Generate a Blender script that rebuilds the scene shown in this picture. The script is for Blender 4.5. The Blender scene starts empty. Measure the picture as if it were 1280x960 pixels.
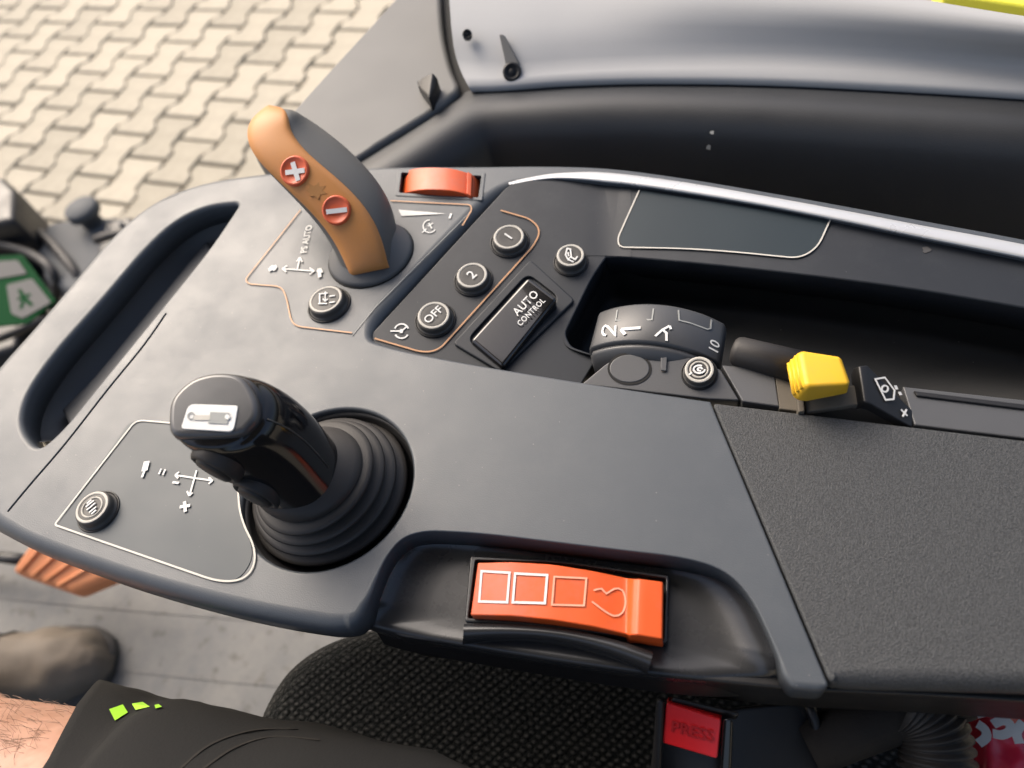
import bpy, bmesh, math, random
from mathutils import Vector, Matrix
from mathutils import noise as mnoise
from mathutils.bvhtree import BVHTree
from mathutils.geometry import tessellate_polygon
random.seed(7)
scene = bpy.context.scene
COL = scene.collection

# ------------------------------------------------------------------ camera
FPX, CX, CY, CAMH = 950.0, 640.0, 480.0, 0.30      # focal length in photo pixels, eye 0.30 m above the console top
_d = Vector((220, -650, -950)).normalized()          # straight down, seen from the camera
_w = -_d
def _pl(x, y, z):
    r = Vector((x - CX, CY - y, -FPX))
    return r * ((CAMH - z) / r.dot(_d))
_ex = (_pl(1280, 548, 0) - _pl(730, 480, 0)).normalized()
_ey = _w.cross(_ex)
M3 = Matrix((_ex, _ey, _w))
EYE = Vector((0, 0, CAMH))
cam_data = bpy.data.cameras.new('camera')
cam = bpy.data.objects.new('camera', cam_data)
COL.objects.link(cam)
cam.matrix_world = Matrix.Translation(EYE) @ M3.to_4x4()
cam_data.sensor_width = 36.0
cam_data.lens = 36.0 * FPX / 1280.0
cam_data.clip_start = 0.01
cam_data.clip_end = 200
cam_data.dof.use_dof = True
cam_data.dof.focus_distance = 0.36
cam_data.dof.aperture_fstop = 7.5
scene.camera = cam

# ------------------------------------------------------------------ light
SUN_EL, SUN_AZ = math.radians(42), math.radians(148)   # azimuth measured from +X towards +Y
world = bpy.data.worlds.new('World')
scene.world = world
world.use_nodes = True
wn = world.node_tree
bg = wn.nodes['Background']
sky = wn.nodes.new('ShaderNodeTexSky')
sky.sky_type = 'NISHITA'
sky.sun_disc = False
sky.sun_elevation = SUN_EL
sky.sun_rotation = math.pi / 2 - SUN_AZ
sky.air_density = 1.0
sky.dust_density = 8.0
sky.ozone_density = 1.0
wn.links.new(sky.outputs[0], bg.inputs[0])
bg.inputs[1].default_value = 0.15
sun_data = bpy.data.lights.new('sun', 'SUN')
sun_data.energy = 0.85
sun_data.angle = math.radians(40)
sun_data.color = (1.0, 0.985, 0.965)
sun = bpy.data.objects.new('sun', sun_data)
COL.objects.link(sun)
_sd = Vector((math.cos(SUN_EL) * math.cos(SUN_AZ), math.cos(SUN_EL) * math.sin(SUN_AZ), math.sin(SUN_EL)))
sun.rotation_euler = _sd.to_track_quat('Z', 'Y').to_euler()
sun.location = (-1, 1, 3)
scene.view_settings.view_transform = 'Standard'
scene.view_settings.look = 'None'
scene.view_settings.gamma = 1
scene.view_settings.exposure = 0.92

# ------------------------------------------------------------------ geometry helpers
def P(x, y, z=0.0):
    """point at height z that stands at photo position (x, y)"""
    return M3 @ _pl(x, y, z) + EYE

def proj(p):
    """photo position of a point"""
    c = M3.transposed() @ (p - EYE)
    return (CX - FPX * c.x / c.z, CY + FPX * c.y / c.z)

class Fr:
    """a flat working surface: origin, normal, local axes"""
    def __init__(s, o, n=(0, 0, 1), x=(1, 0, 0)):
        s.o = Vector(o); s.n = Vector(n).normalized(); x = Vector(x)
        s.x = (x - s.n * x.dot(s.n)).normalized(); s.y = s.n.cross(s.x)
    def point(s, px, py, h=0.0):
        r = M3 @ Vector((px - CX, CY - py, -FPX))
        t = ((s.o + s.n * h - EYE).dot(s.n)) / r.dot(s.n)
        return EYE + r * t
    def uv(s, px, py, h=0.0):
        p = s.point(px, py, h) - s.o
        return (p.dot(s.x), p.dot(s.y))
    def w(s, u, v, h=0.0):
        return s.o + s.x * u + s.y * v + s.n * h
    def hit(s, px, py):
        return s.point(px, py), s.n
    def up(s, h):
        return Fr(s.o + s.n * h, s.n, s.x)
def plane3(a, b, c):
    n = (b - a).cross(c - a).normalized()
    if n.z < 0: n = -n
    return Fr(a, n)
class Cyl:
    """cylinder along world Y: centre (x, z) and radius"""
    def __init__(s, x, z, r): s.x, s.z, s.r = x, z, r
    def hit(s, px, py):
        r = M3 @ Vector((px - CX, CY - py, -FPX))
        ox, oz = EYE.x - s.x, EYE.z - s.z
        a = r.x * r.x + r.z * r.z; b = ox * r.x + oz * r.z; c = ox * ox + oz * oz - s.r * s.r
        q = b * b - a * c
        t = (-b - math.sqrt(max(q, 0))) / a
        p = EYE + r * t
        return p, Vector((p.x - s.x, 0, p.z - s.z)).normalized()

class OnMesh:
    """the surface of a finished mesh, met along a sight line"""
    def __init__(s, o):
        s.t = BVHTree.FromPolygons([v.co.copy() for v in o.data.vertices], [tuple(p.vertices) for p in o.data.polygons])
    def hit(s, px, py):
        r_ = (M3 @ Vector((px - CX, CY - py, -FPX))).normalized()
        p, n, _, _ = s.t.ray_cast(EYE, r_)
        if p is None:
            p = EYE + r_ * 0.5; p, n, _, _ = s.t.find_nearest(p)
        if n.dot(r_) > 0: n = -n
        return p, n

def fil(pts, r=8, n=6, closed=True):
    """round the corners of a polyline; a point is (x, y[, corner radius[, bevel mm]])"""
    out = []
    N = len(pts)
    for i, p in enumerate(pts):
        rr = p[2] if len(p) > 2 and p[2] is not None else r
        b = p[3] if len(p) > 3 else None
        v = Vector(p[:2])
        if not closed and i in (0, N - 1):
            out.append((v.x, v.y, b)); continue
        a = Vector(pts[i - 1][:2]); c = Vector(pts[(i + 1) % N][:2])
        la, lc = (a - v).length, (c - v).length
        if rr <= 0.01:
            out.append((v.x, v.y, b)); continue
        p0 = v + (a - v) * min(rr / la, 0.499); p2 = v + (c - v) * min(rr / lc, 0.499)
        for k in range(n + 1):
            t = k / n
            q = p0 * (1 - t) ** 2 + v * 2 * t * (1 - t) + p2 * t * t
            out.append((q.x, q.y, b))
    return out

def link(name, me, mat, parent=None):
    o = bpy.data.objects.new(name, me)
    COL.objects.link(o)
    if mat is not None and len(me.materials) == 0: me.materials.append(mat)
    if parent is not None:
        o.parent = parent
        o.matrix_parent_inverse = world_of(parent).inverted()
    return o
def world_of(o):
    m = Matrix.Translation(o.location) @ o.rotation_euler.to_matrix().to_4x4()
    return m
def mesh(name, verts, faces, mat, parent=None, smooth=True, bevel=0, sub=0, seg=2, recalc=True):
    me = bpy.data.meshes.new(name)
    me.from_pydata([tuple(v) for v in verts], [], faces)
    if recalc:
        bm = bmesh.new(); bm.from_mesh(me)
        bmesh.ops.recalc_face_normals(bm, faces=bm.faces)
        bm.to_mesh(me); bm.free()
    for p in me.polygons: p.use_smooth = smooth
    o = link(name, me, mat, parent)
    if bevel:
        m = o.modifiers.new('bevel', 'BEVEL'); m.width = bevel; m.segments = seg
        m.limit_method = 'ANGLE'; m.angle_limit = math.radians(25); m.harden_normals = False
        w = o.modifiers.new('wn', 'WEIGHTED_NORMAL'); w.keep_sharp = False
    if sub:
        m = o.modifiers.new('sub', 'SUBSURF'); m.levels = sub; m.render_levels = sub
    return o
def tag(o, label=None, cat=None, group=None, kind=None):
    if label: o['label'] = label
    if cat: o['category'] = cat
    if group: o['group'] = group
    if kind: o['kind'] = kind
    return o
def thing(name, loc, label, cat, group=None):
    o = bpy.data.objects.new(name, None)
    o.empty_display_size = 0.02
    o.location = loc
    COL.objects.link(o)
    return tag(o, label, cat, group)

def area2(p):
    return sum(p[i][0] * p[(i + 1) % len(p)][1] - p[(i + 1) % len(p)][0] * p[i][1] for i in range(len(p)))
def clean(p, eps=1e-4):
    out = []
    for q in p:
        if not out or math.hypot(q[0] - out[-1][0], q[1] - out[-1][1]) > eps: out.append(q)
    if math.hypot(out[0][0] - out[-1][0], out[0][1] - out[-1][1]) < eps: out.pop()
    return out
def smooth_r(rs, it=6):
    for _ in range(it):
        rs = [0.25 * rs[i - 1] + 0.5 * rs[i] + 0.25 * rs[(i + 1) % len(rs)] for i in range(len(rs))]
    return rs
def offset(p, d):
    """shift each vertex to the left of the direction of travel by d[i]"""
    n = len(p); out = []
    for i in range(n):
        a, b, c = Vector(p[i - 1][:2]), Vector(p[i][:2]), Vector(p[(i + 1) % n][:2])
        e1 = (b - a).normalized(); e2 = (c - b).normalized()
        n1 = Vector((-e1.y, e1.x)); n2 = Vector((-e2.y, e2.x))
        m = n1 + n2
        if m.length < 1e-6: m = n1
        m.normalize()
        k = max(m.dot(n1), 0.45)
        q = b + m * (d[i] / k)
        out.append((q.x, q.y))
    return out
def uvloop(fr, px, bev, mm=0.001):
    """photo outline -> [(u, v, bevel radius)] on the surface where the bevel meets the wall"""
    out = []
    bs = smooth_r([(q[2] if len(q) > 2 and q[2] is not None else bev) * mm for q in px], 8)
    for q, b in zip(px, bs):
        u, v = fr.uv(q[0], q[1], -b)
        out.append((u, v, b))
    return clean(out)
def plate_uv(name, fr, outer, holes, thick, mat, parent=None, seg=5, smoothr=True):
    """solid plate: every loop is [(u, v, r)], top edges rounded by r"""
    loops = []
    for i, lp in enumerate([outer] + holes):
        lp = list(lp)
        if (area2(lp) < 0) == (i == 0): lp.reverse()
        loops.append(lp)
    verts, faces, flat = [], [], []
    caps, capidx, bots, botidx = [], [], [], []
    for lp in loops:
        rs = [q[2] for q in lp]
        if smoothr: rs = smooth_r(rs, 1)
        n = len(lp); ring_ids = []
        for k in range(-1, seg + 1):
            if k < 0: pts = [(q[0], q[1]) for q in lp]; dep = [max(thick, r + 1e-4) for r in rs]
            else:
                a = k / seg * math.pi / 2
                pts = offset(lp, [r * (1 - math.cos(a)) for r in rs]); dep = [r * (1 - math.sin(a)) for r in rs]
            ids = []
            for (u, v), dd in zip(pts, dep):
                ids.append(len(verts)); verts.append(fr.w(u, v, -dd))
            ring_ids.append(ids)
            if k == seg: caps.append([Vector((u, v, 0)) for u, v in pts]); capidx += ids
            if k < 0: bots.append([Vector((u, v, 0)) for u, v in pts]); botidx += ids
        for A, B in zip(ring_ids, ring_ids[1:]):
            for i in range(n):
                j = (i + 1) % n
                faces.append((A[i], A[j], B[j], B[i])); flat.append(False)
    for t in tessellate_polygon(caps):
        a, b, c = (capidx[i] for i in t)
        if (verts[b] - verts[a]).cross(verts[c] - verts[a]).dot(fr.n) < 0: b, c = c, b
        faces.append((a, b, c)); flat.append(True)
    for t in tessellate_polygon(bots):
        a, b, c = (botidx[i] for i in t)
        if (verts[b] - verts[a]).cross(verts[c] - verts[a]).dot(fr.n) > 0: b, c = c, b
        faces.append((a, b, c)); flat.append(True)
    me = bpy.data.meshes.new(name)
    me.from_pydata([tuple(v) for v in verts], [], faces)
    for p, f in zip(me.polygons, flat): p.use_smooth = not f
    me.validate()
    return link(name, me, mat, parent)
def plate(name, fr, px, thick, mat, parent=None, bev=1.0, holes=(), seg=5):
    """holes: list of (photo outline, bevel mm)"""
    return plate_uv(name, fr, uvloop(fr, px, bev), [uvloop(fr, h, b) for h, b in holes], thick, mat, parent, seg)
def circ(cx, cy, r, n=40, sy=1.0):
    return [(cx + r * math.cos(2 * math.pi * i / n), cy + r * sy * math.sin(2 * math.pi * i / n)) for i in range(n)]

def loft(name, rings, mat, parent=None, closed=True, cap0=False, cap1=True, smooth=True, sub=0, bevel=0):
    """rings: lists of points with equal counts"""
    n = len(rings[0]); verts = [v for r in rings for v in r]; faces = []
    for k in range(len(rings) - 1):
        for i in range(n if closed else n - 1):
            j = (i + 1) % n
            faces.append((k * n + i, k * n + j, (k + 1) * n + j, (k + 1) * n + i))
    if closed and cap0: faces.append(tuple(range(n)))
    if closed and cap1: faces.append(tuple(range((len(rings) - 1) * n, len(rings) * n)))
    return mesh(name, verts, faces, mat, parent, smooth, bevel, sub)

def dense(pts, closed=False, step=4):
    """Catmull-Rom through photo points"""
    out = []; n = len(pts)
    rng = range(n if closed else n - 1)
    for i in rng:
        g = lambda k: Vector(pts[k % n] if closed else pts[max(0, min(n - 1, k))])
        p0, p1, p2, p3 = g(i - 1), g(i), g(i + 1), g(i + 2)
        m = max(2, int((Vector(p2[:2]) - Vector(p1[:2])).length / step))
        m = min(m, 60)
        for k in range(m):
            t = k / m
            out.append(tuple(0.5 * ((2 * p1) + (p2 - p0) * t + (2 * p0 - 5 * p1 + 4 * p2 - p3) * t * t + (3 * p1 - p0 - 3 * p2 + p3) * t ** 3)))
    if not closed: out.append(tuple(pts[-1]))
    return out
def strokes(name, surf, lines, width, mat, parent=None, h=0.00014, thick=0.0):
    """raised ribbons along photo polylines on a surface; width in metres"""
    verts, faces = [], []
    h0 = h
    for li, ln in enumerate(lines):
        wd = width
        h = h0 + li * 0.00002
        if isinstance(ln, tuple): ln, wd = ln
        closed = len(ln) > 2 and ln[0][:2] == ln[-1][:2]
        hp = [surf.hit(q[0], q[1]) for q in ln]
        if closed: hp = hp[:-1]
        n = len(hp); base = len(verts)
        for i in range(n):
            p, nn = hp[i]
            a = hp[i - 1][0] if (closed or i > 0) else p
            c = hp[(i + 1) % n][0] if (closed or i < n - 1) else p
            t1 = (p - a); t2 = (c - p)
            t1 = t1.normalized() if t1.length > 1e-7 else t2.normalized()
            t2 = t2.normalized() if t2.length > 1e-7 else t1
            t = (t1 + t2); t = t.normalized() if t.length > 1e-6 else t1
            k = 1.0 / max(0.6, math.sqrt(max(0.0, (1 + t1.dot(t2)) / 2)))
            s = nn.cross(t) * (wd / 2 * k)
            verts += [p - s + nn * (h * 0.2), p - s + nn * h, p + s + nn * h, p + s + nn * (h * 0.2)]
        for i in range(n if closed else n - 1):
            j = (i + 1) % n
            for q in range(3):
                faces.append((base + i * 4 + q, base + j * 4 + q, base + j * 4 + q + 1, base + i * 4 + q + 1))
    return mesh(name, verts, faces, mat, parent, smooth=False, recalc=False)
def text(name, body, surf, cxy, along, hpx, mat, parent=None, h=0.0003, sx=1.0, shear=0.0, spacing=1.0):
    """lettering centred at photo point cxy, baseline running towards photo point along, letters hpx pixels tall"""
    cu = bpy.data.curves.new(name, 'FONT')
    cu.body = body; cu.align_x = 'CENTER'; cu.align_y = 'CENTER'; cu.size = 1.0; cu.space_character = spacing
    cu.offset = 0.012; cu.resolution_u = 3
    tmp = bpy.data.objects.new('tmp', cu); COL.objects.link(tmp)
    dg = bpy.context.evaluated_depsgraph_get()
    me = bpy.data.meshes.new_from_object(tmp.evaluated_get(dg))
    bpy.data.objects.remove(tmp)
    me.name = name
    p, n = surf.hit(*cxy); q = surf.hit(*along)[0]
    x = (q - p); x = (x - n * x.dot(n)).normalized(); y = n.cross(x)
    # metres for hpx pixels along the letters' upright
    px1 = (M3.transposed() @ (p + y * 0.001 - EYE)); px0 = (M3.transposed() @ (p - EYE))
    f = lambda c: Vector((-FPX * c.x / c.z, -FPX * c.y / c.z))
    s = hpx / ((f(px1) - f(px0)).length / 0.001) / 0.70
    for v in me.vertices:
        u, vv = v.co.x * s * sx, v.co.y * s
        b = p + x * (u + shear * vv) + y * vv
        if isinstance(surf, Cyl):
            e = Vector((b.x - surf.x, 0, b.z - surf.z)); nn = e.normalized()
            b = Vector((surf.x + nn.x * (surf.r + h), b.y, surf.z + nn.z * (surf.r + h)))
        else: b = b + n * h
        v.co = b
    return link(name, me, mat, parent)
def slab(name, far, near, drop, mat, parent=None, bevel=0.0008, seg=3, sub=0):
    """solid whose top runs between two rows of (x, y, z) photo points; drop = thickness downwards"""
    A = [P(*q) for q in far]; B = [P(*q) for q in near]; n = len(A)
    dz = Vector((0, 0, -drop))
    verts = A + B + [a + dz for a in A] + [b + dz for b in B]
    faces = []
    for i in range(n - 1):
        faces.append((i, i + 1, n + i + 1, n + i))
        faces.append((2 * n + i, 3 * n + i, 3 * n + i + 1, 2 * n + i + 1))
        faces.append((i, 2 * n + i, 2 * n + i + 1, i + 1))
        faces.append((n + i, n + i + 1, 3 * n + i + 1, 3 * n + i))
    faces.append((0, n, 3 * n, 2 * n)); faces.append((n - 1, 3 * n - 1, 4 * n - 1, 2 * n - 1))
    return mesh(name, verts, faces, mat, parent, True, bevel, sub, seg)
def tube(name, pts, rad, mat, parent=None, n=12, cap=True):
    rings = []
    for i, p in enumerate(pts):
        a = pts[max(0, i - 1)]; c = pts[min(len(pts) - 1, i + 1)]
        t = (c - a).normalized()
        s = t.cross(Vector((0.123, 0.31, 0.94))).normalized(); q = t.cross(s)
        r = rad[i] if isinstance(rad, (list, tuple)) else rad
        rings.append([p + (s * math.cos(2 * math.pi * k / n) + q * math.sin(2 * math.pi * k / n)) * r for k in range(n)])
    return loft(name, rings, mat, parent, cap0=cap, cap1=cap)
def ring_at(c, n, r, k=48, sx=1.0, sy=1.0, x=(1, 0, 0), e=2.0):
    n = Vector(n).normalized(); x = Vector(x); x = (x - n * x.dot(n)).normalized(); y = n.cross(x)
    out = []
    for i in range(k):
        a = 2 * math.pi * i / k; ca, sa = math.cos(a), math.sin(a)
        f = (abs(ca) ** e + abs(sa) ** e) ** (-1 / e)
        out.append(c + (x * ca * sx + y * sa * sy) * (r * f))
    return out

# ------------------------------------------------------------------ materials
def nodes(name):
    m = bpy.data.materials.new(name); m.use_nodes = True
    nt = m.node_tree
    return m, nt, nt.nodes['Principled BSDF']
def plastic(name, col, rough=0.5, grain=1200, bump=0.12, var=0.12, spec=0.5, smudge=0.12, coat=0.0, bscale=None, speck=0.0, dust=0.0):
    """moulded plastic: fine grain bump, cloudy wear in colour and gloss, optional dust specks"""
    m, nt, b = nodes(name)
    tc = nt.nodes.new('ShaderNodeTexCoord')
    n1 = nt.nodes.new('ShaderNodeTexNoise'); n1.inputs['Scale'].default_value = 22; n1.inputs['Detail'].default_value = 6; n1.inputs['Roughness'].default_value = 0.65
    n2 = nt.nodes.new('ShaderNodeTexNoise'); n2.inputs['Scale'].default_value = grain; n2.inputs['Detail'].default_value = 2
    nt.links.new(tc.outputs['Object'], n1.inputs['Vector']); nt.links.new(tc.outputs['Object'], n2.inputs['Vector'])
    mx = nt.nodes.new('ShaderNodeMix'); mx.data_type = 'RGBA'
    c = Vector(col)
    mx.inputs['A'].default_value = (*(c * (1 - var)), 1); mx.inputs['B'].default_value = (*(c * (1 + var)), 1)
    nt.links.new(n1.outputs['Fac'], mx.inputs['Factor'])
    src = mx.outputs['Result']
    if dust:
        n4 = nt.nodes.new('ShaderNodeTexNoise'); n4.inputs['Scale'].default_value = 55; n4.inputs['Detail'].default_value = 9; n4.inputs['Roughness'].default_value = 0.75
        n5 = nt.nodes.new('ShaderNodeTexNoise'); n5.inputs['Scale'].default_value = 7; n5.inputs['Detail'].default_value = 3
        nt.links.new(tc.outputs['Object'], n4.inputs['Vector']); nt.links.new(tc.outputs['Object'], n5.inputs['Vector'])
        mu = nt.nodes.new('ShaderNodeMath'); mu.operation = 'MULTIPLY'; nt.links.new(n4.outputs['Fac'], mu.inputs[0]); nt.links.new(n5.outputs['Fac'], mu.inputs[1])
        rp = nt.nodes.new('ShaderNodeMapRange'); rp.inputs['From Min'].default_value = 0.22; rp.inputs['From Max'].default_value = 0.42; rp.inputs['To Max'].default_value = dust
        nt.links.new(mu.outputs[0], rp.inputs['Value'])
        mx3 = nt.nodes.new('ShaderNodeMix'); mx3.data_type = 'RGBA'; mx3.inputs['B'].default_value = (0.150, 0.156, 0.160, 1)
        nt.links.new(rp.outputs[0], mx3.inputs['Factor']); nt.links.new(src, mx3.inputs['A'])
        src = mx3.outputs['Result']
    if speck:
        v = nt.nodes.new('ShaderNodeTexVoronoi'); v.inputs['Scale'].default_value = 160; v.inputs['Randomness'].default_value = 1
        nt.links.new(tc.outputs['Object'], v.inputs['Vector'])
        lt = nt.nodes.new('ShaderNodeMath'); lt.operation = 'LESS_THAN'; lt.inputs[1].default_value = speck
        nt.links.new(v.outputs['Distance'], lt.inputs[0])
        v2 = nt.nodes.new('ShaderNodeMath'); v2.operation = 'MULTIPLY'; v2.inputs[1].default_value = 0.5
        nt.links.new(lt.outputs[0], v2.inputs[0])
        mx2 = nt.nodes.new('ShaderNodeMix'); mx2.data_type = 'RGBA'; mx2.inputs['B'].default_value = (0.28, 0.27, 0.25, 1)
        nt.links.new(v2.outputs[0], mx2.inputs['Factor']); nt.links.new(src, mx2.inputs['A'])
        src = mx2.outputs['Result']
    nt.links.new(src, b.inputs['Base Color'])
    mr = nt.nodes.new('ShaderNodeMapRange'); mr.inputs['From Min'].default_value = 0.3; mr.inputs['From Max'].default_value = 0.7
    mr.inputs['To Min'].default_value = rough - smudge / 2; mr.inputs['To Max'].default_value = rough + smudge / 2
    nt.links.new(n1.outputs['Fac'], mr.inputs['Value']); nt.links.new(mr.outputs[0], b.inputs['Roughness'])
    bp = nt.nodes.new('ShaderNodeBump'); bp.inputs['Strength'].default_value = bump; bp.inputs['Distance'].default_value = 0.0004
    nt.links.new(n2.outputs['Fac'], bp.inputs['Height']); nt.links.new(bp.outputs[0], b.inputs['Normal'])
    b.inputs['Specular IOR Level'].default_value = spec
    b.inputs['Coat Weight'].default_value = coat
    return m
def plain(name, col, rough=0.6, metal=0.0, spec=0.3):
    m, nt, b = nodes(name)
    tc = nt.nodes.new('ShaderNodeTexCoord')
    n1 = nt.nodes.new('ShaderNodeTexNoise'); n1.inputs['Scale'].default_value = 300; n1.inputs['Detail'].default_value = 3
    nt.links.new(tc.outputs['Object'], n1.inputs['Vector'])
    mx = nt.nodes.new('ShaderNodeMix'); mx.data_type = 'RGBA'; c = Vector(col)
    mx.inputs['A'].default_value = (*(c * 0.82), 1); mx.inputs['B'].default_value = (*c, 1)
    nt.links.new(n1.outputs['Fac'], mx.inputs['Factor']); nt.links.new(mx.outputs['Result'], b.inputs['Base Color'])
    b.inputs['Roughness'].default_value = rough; b.inputs['Metallic'].default_value = metal; b.inputs['Specular IOR Level'].default_value = spec
    return m

M = {}
M['deck'] = plastic('deck_plastic', (0.060, 0.069, 0.080), 0.43, 1800, 0.22, 0.10, 0.42, 0.16, speck=0.04, dust=0.12)
M['panel'] = plastic('panel_plastic', (0.017, 0.020, 0.025), 0.45, 1500, 0.08, 0.15, 0.35, 0.1, speck=0.03, dust=0.10)
M['label'] = plastic('label_film', (0.018, 0.028, 0.035), 0.42, 2500, 0.03, 0.12, 0.25, 0.08)
M['deckfilm'] = plastic('deck_film', (0.050, 0.061, 0.070), 0.46, 2500, 0.03, 0.08, 0.30, 0.1, speck=0.03)
M['cover'] = plastic('cover_plastic', (0.062, 0.064, 0.068), 0.45, 1500, 0.10, 0.10, 0.5, 0.1)
M['black'] = plastic('black_plastic', (0.010, 0.010, 0.011), 0.45, 1400, 0.10, 0.2, 0.4, 0.15)
M['tray'] = plastic('tray_plastic', (0.006, 0.007, 0.008), 0.55, 900, 0.10, 0.3, 0.3, 0.15, speck=0.03)
M['gloss'] = plastic('gloss_black', (0.006, 0.006, 0.007), 0.14, 1200, 0.01, 0.2, 0.5, 0.10, coat=0.4)
M['grip'] = plastic('grip_black', (0.008, 0.008, 0.009), 0.13, 1500, 0.02, 0.2, 0.5, 0.10)
M['rubber'] = plastic('bellows_rubber', (0.028, 0.026, 0.025), 0.50, 900, 0.15, 0.25, 0.35, 0.15)
M['greygrip'] = plastic('lever_grey', (0.10, 0.10, 0.097), 0.55, 2000, 0.25, 0.10, 0.4, 0.1)
M['tan'] = plastic('lever_orange', (0.50, 0.215, 0.062), 0.5, 1200, 0.10, 0.16, 0.4, 0.1, dust=0.18)
M['orange'] = plastic('wheel_orange', (0.60, 0.085, 0.013), 0.42, 1500, 0.06, 0.10, 0.4, 0.15, dust=0.34)
M['redbtn'] = plastic('button_red', (0.62, 0.105, 0.035), 0.42, 1500, 0.06, 0.08, 0.5, 0.1)
M['yellow'] = plastic('knob_yellow', (0.72, 0.42, 0.012), 0.5, 1500, 0.10, 0.08, 0.4, 0.1, dust=0.15)
M['button'] = plastic('button_cap', (0.050, 0.048, 0.045), 0.5, 1500, 0.15, 0.15, 0.4, 0.1)
M['white'] = plain('white_print', (0.72, 0.72, 0.70), 0.6)
M['faded'] = plain('faded_print', (0.78, 0.36, 0.24), 0.6)
M['ring'] = plain('ring_print', (0.50, 0.48, 0.43), 0.5)
M['copper'] = plain('copper_line', (0.50, 0.27, 0.14), 0.45)
M['pale'] = plain('pale_line', (0.55, 0.53, 0.48), 0.45)
M['corner_dark'] = plastic('ledge_grey', (0.05, 0.05, 0.052), 0.6, 900, 0.15, 0.2)
M['trimdark'] = plastic('edge_grey', (0.28, 0.28, 0.28), 0.25, 1500, 0.03, 0.1)
M['dark'] = plain('dark_gap', (0.006, 0.006, 0.006), 0.7)
M['greyprint'] = plain('grey_print', (0.30, 0.31, 0.30), 0.6)
M['dust'] = plastic('dusty_brown', (0.10, 0.088, 0.070), 0.7, 800, 0.2, 0.4, 0.3, 0.1)
M['red'] = plastic('buckle_red', (0.55, 0.012, 0.016), 0.35, 1500, 0.05, 0.08, 0.5, 0.08)
M['redtext'] = plain('buckle_text', (0.38, 0.010, 0.014), 0.6)

# ------------------------------------------------------------------ console
Z0 = Fr((0, 0, 0))
console = thing('armrest_console', P(700, 560, -0.6), 'dark grey tractor armrest console with levers, push buttons and a storage tray', 'console')

deck_px = [
    # front edge, from the left tip
    (-45, 630, 30, 8), (-2, 664, 12, 8), (40, 686, 30, 6.5), (122, 717, 40, 6.5), (187, 739, 40, 6.5), (281, 765, 45, 6.5), (359, 782, 40, 6.5), (425, 791, 20, 6),
    # notch round the orange position wheel
    (451, 784, 14, 5), (466, 742, 18, 1.6), (480, 700, 22, 0.6), (503, 672, 16, 0.6), (532, 664, 18, 0.6), (600, 667, 40, 0.6), (722, 682, 60, 0.6), (860, 698, 40, 0.6),
    (908, 714, 26, 0.6), (938, 745, 26, 0.6), (960, 790, 30, 0.6), (974, 826, 10, 1.2), (978, 846, 8, 2), (990, 862, 8, 2.5), (1026, 865, 6, 2.5),
    # seam to the arm pad
    (1036, 858, 6, 1.2), (1020, 820, 0, 0.8), (888, 503, 0, 0.8),
    # front edge of the sunken panels
    (730, 480, 60, 1.2), (580, 455, 40, 1.4), (500, 439, 20, 2), (462, 427, 12, 3.5),
    # slanting edge and rim
    (484, 404, 30, 8), (558, 324, 60, 8), (628, 247, 28, 7), (690, 226, 34, 3), (800, 233, 50, 2.4), (950, 256, 60, 2.2), (1100, 287, 60, 2.2), (1280, 323, 60, 2.2), (1470, 362, 0, 2.2),
    (1470, 344, 0, 4), (1280, 303, 60, 4), (1150, 279, 50, 4), (1050, 260, 50, 4), (950, 242, 50, 4), (850, 225, 50, 4), (760, 213, 40, 4), (680, 211, 40, 4), (600, 212, 30, 4), (505, 212, 40, 4), (420, 216, 40, 5), (335, 222, 40, 7),
    # grab handle
    (255, 236, 40, 9), (195, 262, 40, 10), (145, 305, 40, 10), (60, 408, 60, 10), (-5, 480, 40, 10), (-48, 545, 40, 10),
]
opening_px = fil([(302, 258, 8), (262, 262, 22), (222, 281, 25), (185, 316, 30), (130, 382, 40), (72, 446, 40), (36, 500, 28), (30, 538, 18), (52, 566, 14), (82, 540, 26), (130, 480, 40), (200, 394, 50), (264, 315, 40)])
seam_px = dense([(10, 640), (40, 604), (82, 555), (136, 486), (180, 432), (208, 392)], step=10)
def slot(px, w):
    L, R = [], []
    for i, q in enumerate(px):
        a = Vector(px[max(0, i - 1)]); c = Vector(px[min(len(px) - 1, i + 1)]); t = (c - a).normalized(); s = Vector((-t.y, t.x)) * w / 2
        L.append(tuple(Vector(q) + s)); R.append(tuple(Vector(q) - s))
    return L + R[::-1]
DISH_C = P(410, 608, 0.0); DISH_R = ((P(512, 604, 0) - P(309, 612, 0)).length + (P(410, 508, 0) - P(410, 708, 0)).length) / 4
dish_px = [proj(DISH_C + Vector((math.cos(k * math.pi / 32), math.sin(k * math.pi / 32), 0)) * DISH_R) for k in range(64)]
thumb_slot = fil([(499, 214, 3), (605, 218, 3), (601, 249, 3), (497, 243, 3)])
deck = plate('deck', Z0, fil(deck_px), 0.015, M['deck'], console, 3, [(opening_px, 3.2), (slot(seam_px, 1.8), 0.3), (dish_px, 1.6), (thumb_slot, 0.6)], seg=6)

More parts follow.
